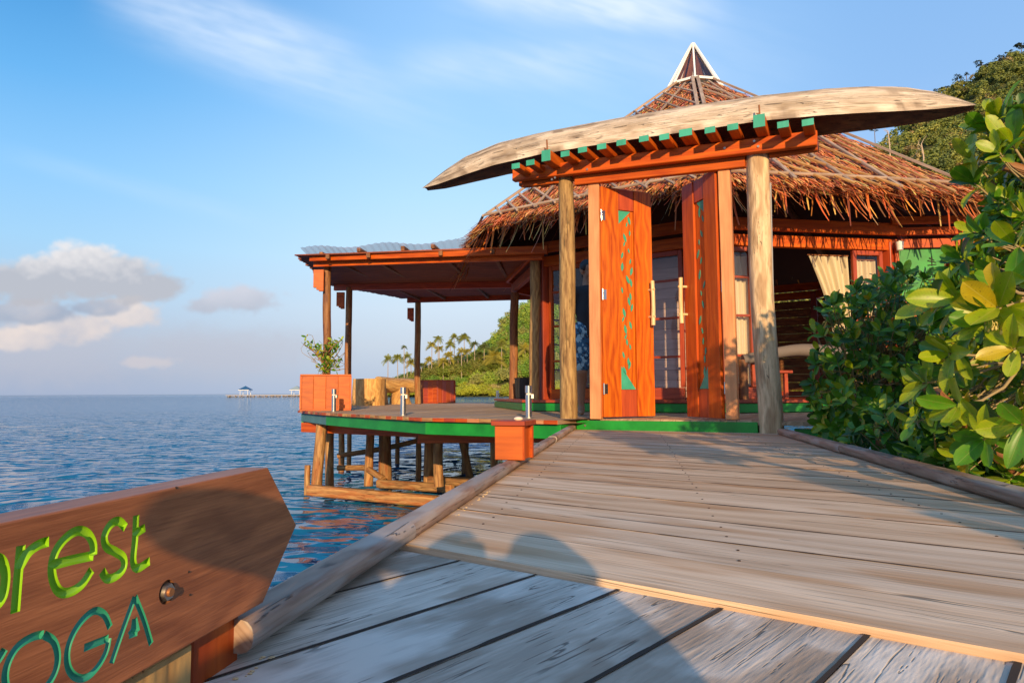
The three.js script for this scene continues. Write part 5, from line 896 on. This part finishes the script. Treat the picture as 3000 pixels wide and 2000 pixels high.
const leafMat = (c, e, r, tr, s, rough = .42) => { const m = new THREE.MeshPhysicalMaterial({ map: leafTex(c, e, r, s), roughness: rough, transmission: tr, thickness: 0, side: THREE.DoubleSide, specularIntensity: .8 }); return m; };
const LG = { dark: leafMat([.032, .115, .006], [.055, .15, .008], [.10, .18, .03], .22, 1), mid: leafMat([.085, .25, .008], [.15, .31, .01], [.2, .3, .05], .3, 2), lime: leafMat([.34, .46, .008], [.5, .5, .01], [.5, .5, .08], .4, 3), yellow: leafMat([.58, .44, .012], [.46, .40, .02], [.7, .55, .08], .4, 4), orange: leafMat([.60, .20, .02], [.45, .28, .02], [.6, .35, .1], .35, 5), blue: leafMat([.02, .085, .022], [.03, .11, .02], [.10, .2, .06], .2, 6) };
const twigM = plain(.30, .22, .10, .8), twigY = plain(.55, .45, .15, .7);
function shrub(name, base, label, category, clusters, opt) { // clusters: [point, leaf length, outward, palette]
  const o = thing(name, base, label, category, opt.group), all = [], twigs = [];
  for (const [p, l, out, pal] of clusters) {
    const ax = out.clone().normalize(), nl = opt.n ? opt.n() : 5 + Math.floor(rnd() * 4), s1 = new THREE.Vector3(R(-1, 1), R(-1, 1), R(-1, 1)).cross(ax).normalize(), s2 = ax.clone().cross(s1);
    for (let i = 0; i < nl; i++) {
      const a = i * 2.4 + R(-.3, .3), open = mix(.45, 1.5, i / nl) + R(-.15, .15), z = ax.clone().multiplyScalar(Math.cos(open)).addScaledVector(s1, Math.cos(a) * Math.sin(open)).addScaledVector(s2, Math.sin(a) * Math.sin(open)).add(new THREE.Vector3(0, .12, 0)).normalize();
      const up2 = ax.clone().addScaledVector(z, -ax.dot(z)).add(new THREE.Vector3(R(-.3, .3), R(-.1, .3), R(-.3, .3))), x = up2.cross(z).normalize(), y = z.clone().cross(x), s = l * R(.72, 1.1);
      all.push({ m: new THREE.Matrix4().makeBasis(x.multiplyScalar(s), y.multiplyScalar(s), z.multiplyScalar(s)).setPosition(p.clone().addScaledVector(ax, -i * l * .05)), g: Math.floor(rnd() * 5), k: pal(), d: p.distanceTo(camera.position) / s, p });
    }
    twigs.push([p, ax, l]);
  }
  const q = new THREE.Vector3(), seen = (e) => { q.copy(e.p).project(camera); return Math.abs(q.x) < 1.05 && Math.abs(q.y) < 1.05; };
  const vis = all.filter(seen).sort((a, b) => a.d - b.d), single = new Set(vis.slice(0, opt.single ?? 290)), ob = org.get(o);
  const T = new THREE.Matrix4().makeTranslation(-ob.x, -ob.y, -ob.z);
  for (const e of single) { const m = new THREE.Mesh(leafG[e.g], LG[e.k]); m.name = 'leaf'; m.applyMatrix4(e.m.clone().premultiply(T)); m.castShadow = m.receiveShadow = true; o.add(m); }
  const rest = all.filter((e) => !single.has(e));
  for (const k of Object.keys(LG)) { const L = rest.filter((e) => e.k === k); if (!L.length) continue; const g = merge(L.map((e) => leafG[e.g].clone().applyMatrix4(e.m))); put(o, 'foliage', g, LG[k], 'stuff'); }
  // twigs and stems back to the trunk
  const tw = [], core = opt.core; for (const [p, ax, l] of twigs) { const b = p.clone().addScaledVector(ax, -l * 1.6); const c = core(p); tw.push(log([p.clone(), b, b.clone().lerp(c, .5).add(new THREE.Vector3(R(-.05, .05), R(-.05, .05), R(-.05, .05)))], [l * .03, l * .06], 5, 0, 5)); }
  put(o, 'twig', tw, twigM, 'stuff');
  for (const s of opt.stems) put(o, 'stem', log(s, [opt.sr ?? .05, (opt.sr ?? .05) * .5], 8, .1, 10), darkLogW.vars[1]);
  return o;
}
const palette = (w) => { const ks = Object.keys(w), tot = ks.reduce((a, k) => a + w[k], 0); return () => { let r = rnd() * tot; for (const k of ks) if ((r -= w[k]) < 0) return k; return ks[0]; }; };
const PG = palette({ dark: 3, mid: 6, lime: 2, blue: .3, yellow: .15, orange: .03 }), PN = palette({ dark: 1.5, mid: 5, lime: 5.5, blue: .2, yellow: .45, orange: .04 }), PAL = { lit: PN, top: PN, shade: PN, mix: PN, gold: palette({ yellow: 3, lime: 5, mid: 2 }) };  // every key but gold holds the same leaf mix, wherever the cluster hangs
const towards = (p, c) => { const d = p.clone().sub(c).normalize(); d.y += .35; d.z += .25; return d.normalize(); };
{ // big bush hanging in at the right edge
  const cl = [], C = P3(2.75, 2.2, 2.75), C2 = P3(3.0, 1.5, 3.0);
  const outline = [[210, 2290], [330, 2215], [480, 2215], [560, 2180], [640, 2140], [720, 2130], [800, 2150], [880, 2060], [960, 2040], [1060, 2100], [1140, 2330]];
  const lim = (v) => { let i = 0; while (i < outline.length - 2 && v > outline[i + 1][0]) i++; return mix(outline[i][1], outline[i + 1][1], (v - outline[i][0]) / (outline[i + 1][0] - outline[i][0])); };
  for (let i = 0; i < 460; i++) { // outer layer
    const v = R(240, 1120), u0 = lim(v) + (v < 520 ? 78 : 45), u = u0 + Math.pow(rnd(), 1.2) * (2480 - u0), z = mix(2.75, 3.6, rnd()) + (v > 900 ? .1 : 0), p = at(u, v, z); if (p.x < XR(z) + .16 && p.y < 1.45) continue;
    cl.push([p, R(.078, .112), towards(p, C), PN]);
  }
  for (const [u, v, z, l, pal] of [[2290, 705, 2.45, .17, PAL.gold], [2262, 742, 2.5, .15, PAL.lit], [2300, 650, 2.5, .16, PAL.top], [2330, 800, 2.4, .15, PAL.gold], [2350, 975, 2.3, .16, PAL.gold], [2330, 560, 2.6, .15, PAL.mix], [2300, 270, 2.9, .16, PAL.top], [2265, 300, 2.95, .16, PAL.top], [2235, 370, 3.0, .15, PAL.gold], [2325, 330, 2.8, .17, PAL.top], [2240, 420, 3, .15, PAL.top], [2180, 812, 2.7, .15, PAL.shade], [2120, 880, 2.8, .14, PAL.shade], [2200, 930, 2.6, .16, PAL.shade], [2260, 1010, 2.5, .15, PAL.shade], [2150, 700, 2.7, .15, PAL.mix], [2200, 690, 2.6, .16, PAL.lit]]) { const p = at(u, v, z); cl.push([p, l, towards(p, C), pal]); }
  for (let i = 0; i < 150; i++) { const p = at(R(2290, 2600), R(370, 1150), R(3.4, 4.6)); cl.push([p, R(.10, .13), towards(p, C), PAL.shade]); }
  shrub('mangrove_bush', P3(3.0, 0, 3.2), 'tallest mangrove bush with large glossy leaves at the right picture edge', 'bush', cl, { group: 'mangrove bushes beside the boardwalk', core: () => C.clone().add(new THREE.Vector3(R(-.2, .2), R(-.5, .5), R(-.2, .2))), stems: [[P3(3.0, -.4, 3.2), P3(2.9, 1, 3.1), C.clone(), at(2310, 380, 2.9)], [P3(3.1, -.4, 3.0), P3(2.8, 1.1, 2.7), at(2330, 720, 2.5)], [P3(2.7, -.4, 3.5), P3(2.6, .8, 3.2), at(2150, 900, 2.9)]], sr: .05 });
  // drooping flower buds on the sunlit twig
  const bd = []; for (let i = 0; i < 9; i++) { const a = at(2285 + R(-14, 14), 735 + R(0, 10), 2.44), b = a.clone().add(new THREE.Vector3(R(-.012, .012), R(-.035, -.015), R(-.01, .01))); bd.push(log([a, a.clone().lerp(b, .5).add(new THREE.Vector3(.004, 0, 0)), b], [.0016, .0016], 5, 0, 4)); const g = new THREE.SphereGeometry(.006, 8, 6).toNonIndexed(); g.scale(.8, 1.4, .8); g.translate(b.x, b.y, b.z); bd.push(g); }
  tag(put(null, 'flower_buds', bd, twigY), 'hanging yellow buds under the sunlit leaf cluster of the tallest bush', 'buds');
}
{ // bush in front of the hut's open bay
  const cl = [], C = P3(3.0, 1.6, 5.6), outline = [[600, 2085], [640, 1990], [690, 1905], [740, 1845], [800, 1850], [900, 1850], [980, 1850], [1010, 1880]];
  const lim = (v) => { let i = 0; while (i < outline.length - 2 && v > outline[i + 1][0]) i++; return mix(outline[i][1], outline[i + 1][1], clamp((v - outline[i][0]) / (outline[i + 1][0] - outline[i][0]))); };
  const topV = (u) => u < 1900 ? mix(742, 690, clamp((u - 1840) / 60)) : u < 2080 ? mix(690, 612, (u - 1900) / 180) : mix(612, 655, clamp((u - 2080) / 120));
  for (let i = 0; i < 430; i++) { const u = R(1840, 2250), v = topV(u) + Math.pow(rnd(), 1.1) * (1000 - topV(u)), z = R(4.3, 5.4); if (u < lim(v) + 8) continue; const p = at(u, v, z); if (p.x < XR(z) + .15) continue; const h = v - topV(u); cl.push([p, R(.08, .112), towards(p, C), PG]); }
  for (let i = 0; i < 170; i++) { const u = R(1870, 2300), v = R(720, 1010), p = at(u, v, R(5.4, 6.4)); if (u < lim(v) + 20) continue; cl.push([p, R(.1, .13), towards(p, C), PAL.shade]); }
  shrub('mangrove_bush', P3(3.3, 0, 5.4), 'dense dark mangrove bush right of the pale gate post', 'bush', cl, { group: 'mangrove bushes beside the boardwalk', core: () => C.clone().add(new THREE.Vector3(R(-.4, .4), R(-.4, .3), R(-.3, .3))), stems: [[P3(3.3, -.4, 5.4), P3(3.2, .8, 5.4), C], [P3(3.0, -.4, 5.7), P3(2.9, .8, 5.5), P3(2.8, 1.5, 5.2)], [P3(3.6, -.4, 5.2), P3(3.5, 1, 5.2), P3(3.4, 2.0, 5.3)]], sr: .045 });
}
{ // low bush along the kerb
  const cl = [], C = P3(2.7, 1.0, 3.9);
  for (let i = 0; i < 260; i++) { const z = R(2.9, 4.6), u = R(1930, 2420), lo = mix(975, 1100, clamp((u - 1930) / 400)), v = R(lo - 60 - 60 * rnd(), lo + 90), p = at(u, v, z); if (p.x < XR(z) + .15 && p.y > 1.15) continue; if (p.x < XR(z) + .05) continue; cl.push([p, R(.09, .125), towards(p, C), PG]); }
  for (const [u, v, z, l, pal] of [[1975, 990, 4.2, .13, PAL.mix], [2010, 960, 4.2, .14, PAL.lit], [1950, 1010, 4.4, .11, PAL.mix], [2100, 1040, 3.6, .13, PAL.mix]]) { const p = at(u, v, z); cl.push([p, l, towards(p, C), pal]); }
  shrub('mangrove_bush', P3(2.7, 0, 3.8), 'low shaded mangrove bush along the right kerb timber', 'bush', cl, { group: 'mangrove bushes beside the boardwalk', core: () => C.clone().add(new THREE.Vector3(R(-.3, .3), R(-.3, .2), R(-.4, .4))), stems: [[P3(2.7, -.4, 3.8), P3(2.65, .5, 3.8), C], [P3(2.9, -.4, 3.4), P3(2.8, .5, 3.3), P3(2.6, 1.1, 3.2)]], sr: .04 });
}
{ // mangrove tree beside the walk, out of the picture, whose shadow falls across the boards
  const cl = [], C = P3(1.38, 2.5, .1), CB = P3(1.72, 1.72, -1.2); for (let i = 0; i < 165; i++) { const d = new THREE.Vector3(R(-1, 1), R(-1, 1), R(-1, 1)).normalize(), p = (i < 100 ? C : CB).clone().add(d.clone().multiply(i < 100 ? new THREE.Vector3(.27, .34, .5) : new THREE.Vector3(.42, .32, .5)).multiplyScalar(R(.6, 1))); cl.push([p, R(.1, .14), d, PAL.mix]); }
  shrub('mangrove_bush', P3(2.1, 0, -.4), 'mangrove bush beside the near boardwalk, its shadow falling on the planks', 'bush', cl, { group: 'mangrove bushes beside the boardwalk', single: 0, core: () => C, stems: [[P3(2.1, -.4, .1), P3(2.0, .9, .1), C], [P3(2.1, -.4, -1), P3(1.95, .8, -1.1), CB]], sr: .05 });
}
{ // climber in the near planter
  const cl = [], base = P3(-3.08, PLAT + .5, 11.7), post = (v) => at(748, v, 11.3);
  for (let i = 0; i < 34; i++) { const v = R(775, 858), p = at(748 + R(-22, 26), v, 11.2 + R(-.1, .1)); cl.push([p, R(.07, .10), new THREE.Vector3(R(-1, 1), R(-.2, 1), R(0, 1)), palette({ mid: 4, lime: 3, yellow: 1, dark: 2 })]); }
  for (const [u0, v0, u1, v1] of [[742, 825, 694, 792], [745, 815, 700, 775], [752, 800, 785, 778], [752, 835, 785, 825], [748, 812, 715, 800]]) for (let i = 0; i < 6; i++) { const t = (i + .6) / 6, p = at(mix(u0, u1, t), mix(v0, v1, t) + R(-5, 5), 11.2); cl.push([p, R(.07, .10), new THREE.Vector3(R(-1, 1), R(-.6, .8), R(-.2, 1)), palette({ mid: 4, lime: 3, dark: 2, yellow: .6 })]); }
  shrub('climbing_plant', base, 'sparse leafy climber growing up the outer pergola post from the planter', 'plant', cl, { n: () => 3, core: (p) => at(747, 845, 11.25), stems: [[at(746, 860, 11.3), at(742, 825, 11.2), at(748, 790, 11.2), at(752, 772, 11.2)], [at(745, 840, 11.2), at(725, 812, 11.2), at(696, 790, 11.2)], [at(748, 815, 11.2), at(765, 795, 11.2), at(786, 778, 11.2)]], sr: .012 });
}

// ================================================================ people
function skin(bones, cell, k = .03) { // bones: [a, b, ra, rb]; one closed surface round all of them (surface nets over a smooth union)
  const lo = new THREE.Vector3(1e9, 1e9, 1e9), hi = new THREE.Vector3(-1e9, -1e9, -1e9);
  for (const [a, b, ra, rb] of bones) for (const [p, r] of [[a, ra], [b, rb]]) { lo.min(p.clone().addScalar(-r - cell * 3)); hi.max(p.clone().addScalar(r + cell * 3)); }
  const nx = Math.ceil((hi.x - lo.x) / cell) + 1, ny = Math.ceil((hi.y - lo.y) / cell) + 1, nz = Math.ceil((hi.z - lo.z) / cell) + 1, f = new Float32Array(nx * ny * nz).fill(9);
  for (const [a, b, ra, rb] of bones) {
    const R0 = Math.max(ra, rb) + k * 2 + cell * 2, m = (v, w) => Math.max(0, Math.floor((v - w) / cell)), M = (v, w, n) => Math.min(n - 1, Math.ceil((v - w) / cell));
    const dx = b.x - a.x, dy = b.y - a.y, dz = b.z - a.z, L = dx * dx + dy * dy + dz * dz || 1e-9;
    for (let z = m(Math.min(a.z, b.z) - R0, lo.z); z <= M(Math.max(a.z, b.z) + R0, lo.z, nz); z++) for (let y = m(Math.min(a.y, b.y) - R0, lo.y); y <= M(Math.max(a.y, b.y) + R0, lo.y, ny); y++) for (let x = m(Math.min(a.x, b.x) - R0, lo.x); x <= M(Math.max(a.x, b.x) + R0, lo.x, nx); x++) {
      const px = lo.x + x * cell - a.x, py = lo.y + y * cell - a.y, pz = lo.z + z * cell - a.z, t = clamp((px * dx + py * dy + pz * dz) / L), d = Math.hypot(px - dx * t, py - dy * t, pz - dz * t) - mix(ra, rb, t), i = (z * ny + y) * nx + x, e = f[i];
      const h = Math.max(k - Math.abs(e - d), 0) / k; f[i] = Math.min(e, d) - h * h * k * .25;
    }
  }
  const pos = [], id = new Int32Array(nx * ny * nz).fill(-1), idx = [], c8 = [0, 1, nx, nx + 1, nx * ny, nx * ny + 1, nx * ny + nx, nx * ny + nx + 1];
  for (let z = 0; z < nz - 1; z++) for (let y = 0; y < ny - 1; y++) for (let x = 0; x < nx - 1; x++) {
    const i = (z * ny + y) * nx + x; let s = 0; for (const o of c8) if (f[i + o] < 0) s++; if (!s || s === 8) continue;
    let ax = 0, ay = 0, az = 0, n = 0; for (let e = 0; e < 8; e++) for (const bit of [1, 2, 4]) { if (e & bit) continue; const g = e | bit, v0 = f[i + c8[e]], v1 = f[i + c8[g]]; if ((v0 < 0) === (v1 < 0)) continue; const t = v0 / (v0 - v1); ax += (e & 1) + (bit === 1 ? t : 0); ay += (e >> 1 & 1) + (bit === 2 ? t : 0); az += (e >> 2) + (bit === 4 ? t : 0); n++; }
    id[i] = pos.length / 3; pos.push(lo.x + (x + ax / n) * cell, lo.y + (y + ay / n) * cell, lo.z + (z + az / n) * cell);
  }
  for (let z = 1; z < nz - 1; z++) for (let y = 1; y < ny - 1; y++) for (let x = 1; x < nx - 1; x++) {
    const i = (z * ny + y) * nx + x; for (const [st, u, v] of [[1, nx, nx * ny], [nx, nx * ny, 1], [nx * ny, 1, nx]]) { const a = f[i] < 0, b = f[i + st] < 0; if (a === b) continue; const q = [id[i], id[i - u], id[i - u - v], id[i - v]]; if (q.some((e) => e < 0)) continue; if (a) idx.push(q[0], q[1], q[2], q[0], q[2], q[3]); else idx.push(q[0], q[2], q[1], q[0], q[3], q[2]); }
  }
  const uv = []; for (let i = 0; i < pos.length; i += 3) uv.push(pos[i] * 3, pos[i + 1] * 3); return geoFrom(pos, uv, null, idx);
}
const skinM = plain(.30, .145, .075, .55), hairM = plain(.012, .010, .009, .6), shirtM = plain(.018, .020, .026, .85);
const floral = mapped(tex(256, 256, (u, v) => { const a = fbm(u * 9, v * 9, 4, 9, 9), b = fbm(u * 14 + 5, v * 14, 3, 14, 14); return a > .58 ? [.30, .50, .58] : b > .6 ? [.02, .05, .09] : [.03, .13, .24]; }), 1, .8);
function hand(w, dir, palm, s = 1) { // wrist, direction of the fingers, direction the palm faces: five slightly curled fingers
  const d = dir.clone().normalize(), n = palm.clone().addScaledVector(d, -palm.dot(d)).normalize(), x = d.clone().cross(n), P = (a, b, c) => w.clone().addScaledVector(x, a * s).addScaledVector(d, b * s).addScaledVector(n, c * s), B = [];
  for (const a of [-.028, -.009, .009, .028]) B.push([P(a * .7, .01, 0), P(a, .085, 0), .015 * s, .013 * s]);
  [[-.031, .055, .0082], [-.010, .075, .009], [.011, .082, .009], [.031, .074, .0088]].forEach(([a, l, r]) => { const k0 = P(a, .088, 0), k1 = P(a * 1.08, .088 + l * .45, .008), k2 = P(a * 1.1, .088 + l * .78, .022), k3 = P(a * 1.1, .088 + l * .95, .038); B.push([k0, k1, r * s, r * .95 * s], [k1, k2, r * .95 * s, r * .85 * s], [k2, k3, r * .85 * s, r * .72 * s]); });
  const t0 = P(.028, .025, .004), t1 = P(.052, .055, .014), t2 = P(.058, .085, .024), t3 = P(.055, .108, .032); B.push([t0, t1, .013 * s, .0105 * s], [t1, t2, .0105 * s, .0095 * s], [t2, t3, .0095 * s, .008 * s]);
  return skin(B, .0035, .006);
}
function head(c, face, s = 1) { // skull, jaw, nose, ears, brow and lips in one surface
  const f = face.clone().normalize(), x = f.clone().cross(UP).normalize(), P = (a, b, d) => c.clone().addScaledVector(x, a * s).addScaledVector(UP, b * s).addScaledVector(f, d * s), r = s;
  return { geo: skin([[P(0, .03, -.025), P(0, .035, .03), .088 * r, .078 * r], [P(0, -.02, .03), P(0, -.075, .055), .062 * r, .042 * r], [P(-.035, -.03, .05), P(.035, -.03, .05), .035 * r, .035 * r], [P(0, .02, .098), P(0, -.018, .118), .010 * r, .014 * r], [P(-.014, -.022, .106), P(.014, -.022, .106), .009 * r, .009 * r], [P(-.04, .032, .088), P(.04, .032, .088), .013 * r, .013 * r], [P(-.018, -.052, .098), P(.018, -.052, .098), .008 * r, .008 * r], [P(-.085, .02, -.005), P(-.088, -.02, 0), .016 * r, .012 * r], [P(.085, .02, -.005), P(.088, -.02, 0), .016 * r, .012 * r], [P(0, -.06, -.01), P(0, -.15, -.03), .055 * r, .055 * r]], .006, .02),
    eyes: [-.032, .032].map((a) => { const g = new THREE.SphereGeometry(.0125 * s, 12, 8).toNonIndexed(); const p = P(a, .008, .083); g.translate(p.x, p.y, p.z); return g; }),
    hair: skin([[P(0, .06, -.03), P(0, .065, .035), .088 * r, .068 * r], [P(0, .0, -.06), P(0, -.04, -.06), .068 * r, .05 * r], [P(-.06, .04, 0), P(.06, .04, 0), .048 * r, .048 * r]], .007, .02) };
}
{ // person standing behind the gate, mostly hidden by the jamb
  const z = 7.95, c = at(1356, 900, z), V = (x, y, d = 0) => new THREE.Vector3(c.x + x, PLAT + y, c.z - d);
  const o = thing('person', V(0, 0), 'person in dark shirt and blue patterned shorts standing behind the gate jamb', 'person');
  const hd = head(V(0, 1.68), new THREE.Vector3(.5, -.1, .8)), face = new THREE.Vector3(.5, 0, .8);
  const leg = (s) => [[V(.09 * s, .95), V(.10 * s, .50, -.01), .088, .058], [V(.10 * s, .50, -.01), V(.10 * s, .42, .02), .056, .056], [V(.10 * s, .42, .02), V(.105 * s, .09, .03), .056, .036], [V(.105 * s, .05, .04), V(.115 * s, .03, -.13), .04, .026]];
  const arm = (s) => [[V(.19 * s, 1.42), V(.235 * s, 1.13, .03), .048, .038], [V(.235 * s, 1.13, .03), V(.235 * s, .88, -.04), .037, .026]];
  const body = skin([[V(0, .98), V(0, 1.2), .125, .12], [V(0, 1.2), V(0, 1.38), .13, .12], [V(-.14, 1.43), V(.14, 1.43), .06, .06], [V(0, 1.42), V(0, 1.6, .01), .07, .052], ...leg(-1), ...leg(1), ...arm(-1), ...arm(1)], .013, .04);
  const hands = [-1, 1].map((s) => hand(V(.235 * s, .875, -.04), new THREE.Vector3(0, -1, .12), new THREE.Vector3(-s, 0, 0)));
  const b = put(o, 'body', [body, hd.geo, ...hands], skinM); put(o, 'eye', hd.eyes, plain(.7, .68, .62, .3)); put(o, 'hair', hd.hair, hairM);
  put(o, 'shirt', skin([[V(0, .98), V(0, 1.2), .142, .137], [V(0, 1.2), V(0, 1.39), .147, .135], [V(-.15, 1.43), V(.15, 1.43), .072, .072], [V(-.19, 1.42), V(-.222, 1.22, .02), .066, .062], [V(.19, 1.42), V(.222, 1.22, .02), .066, .062]], .014, .04), shirtM);
  put(o, 'shorts', skin([[V(-.06, .98), V(.06, .98), .135, .135], [V(-.085, .93), V(-.10, .58), .115, .098], [V(.085, .93), V(.10, .58), .115, .098]], .014, .03), floral);
}
{ // the photographer, sitting low behind the camera: only the shadow shows
  const V = (x, y, b) => new THREE.Vector3(x, WALK + y, b);
  const o = thing('person', V(.1, 0, .9), 'crouching photographer behind the camera, seen only as a shadow on the boards', 'person');
  const hd = head(V(.205, .44, .44), new THREE.Vector3(-.2, -.2, -1), .9);
  const arms = [[V(-.06, .36, .56), V(-.30, .455, .12), .05, .038], [V(-.30, .455, .12), V(-.06, .43, .19), .042, .032], [V(.06, .28, .62), V(-.03, .33, .36), .13, .085], [V(.0, .40, .55), V(.2, .42, .56), .115, .1], [V(.27, .36, .56), V(.27, .2, .36), .05, .04], [V(.27, .2, .36), V(.08, .38, .19), .04, .03]];
  const body = skin([[V(.08, .16, 1.0), V(.1, .28, .66), .14, .14], [V(-.04, .37, .58), V(.25, .38, .58), .08, .08], [V(.2, .36, .5), V(.205, .40, .45), .06, .055], ...arms, [V(-.02, .15, 1.05), V(-.24, .36, .66), .09, .065], [V(-.24, .36, .66), V(-.26, .06, .82), .058, .04], [V(.2, .15, 1.05), V(.26, .12, .62), .09, .065], [V(.26, .12, .62), V(.28, .07, 1.0), .058, .04], [V(-.26, .045, .84), V(-.27, .035, .64), .042, .028], [V(.28, .06, 1.0), V(.28, .05, 1.2), .045, .03]], .014, .05);
  const hands = [hand(V(-.07, .44, .19), new THREE.Vector3(.3, .1, -.5), new THREE.Vector3(1, 0, 0), .9), hand(V(.08, .38, .19), new THREE.Vector3(-.25, .2, -.5), new THREE.Vector3(-1, 0, 0), .9)];
  put(o, 'body', [body, hd.geo, ...hands], skinM); put(o, 'eye', hd.eyes, plain(.7, .68, .62, .3)); put(o, 'hair', hd.hair, hairM);
  put(o, 'shirt', skin([[V(.08, .16, 1.0), V(.1, .28, .66), .155, .16], [V(-.05, .36, .58), V(.26, .37, .58), .094, .094], [V(-.06, .36, .56), V(-.22, .388, .31), .068, .062], [V(.06, .28, .62), V(-.03, .33, .36), .145, .1], [V(.0, .40, .55), V(.2, .42, .56), .128, .112], [V(.27, .36, .56), V(.27, .27, .45), .066, .058]], .015, .05), shirtM);
  put(o, 'trousers', skin([[V(-.02, .15, 1.05), V(-.24, .36, .66), .103, .077], [V(-.24, .36, .66), V(-.255, .12, .79), .07, .058], [V(.2, .15, 1.05), V(.26, .12, .62), .103, .077], [V(.26, .12, .62), V(.275, .09, .9), .07, .06]], .015, .04), plain(.05, .05, .06, .9));
  const cam = thing('camera', V(0, .38, .14), 'small black camera held in the photographer\'s hands', 'camera'); put(cam, 'body', blk(V(0, .43, .145), new THREE.Vector3(1, 0, 0), .115, .072, .034, .006), blackM); { const g = new THREE.CylinderGeometry(.022, .024, .03, 24).toNonIndexed(); g.rotateX(Math.PI / 2); g.translate(0, WALK + .42, .112); put(cam, 'lens', g, blackM); }
}

renderer.render(scene, camera);
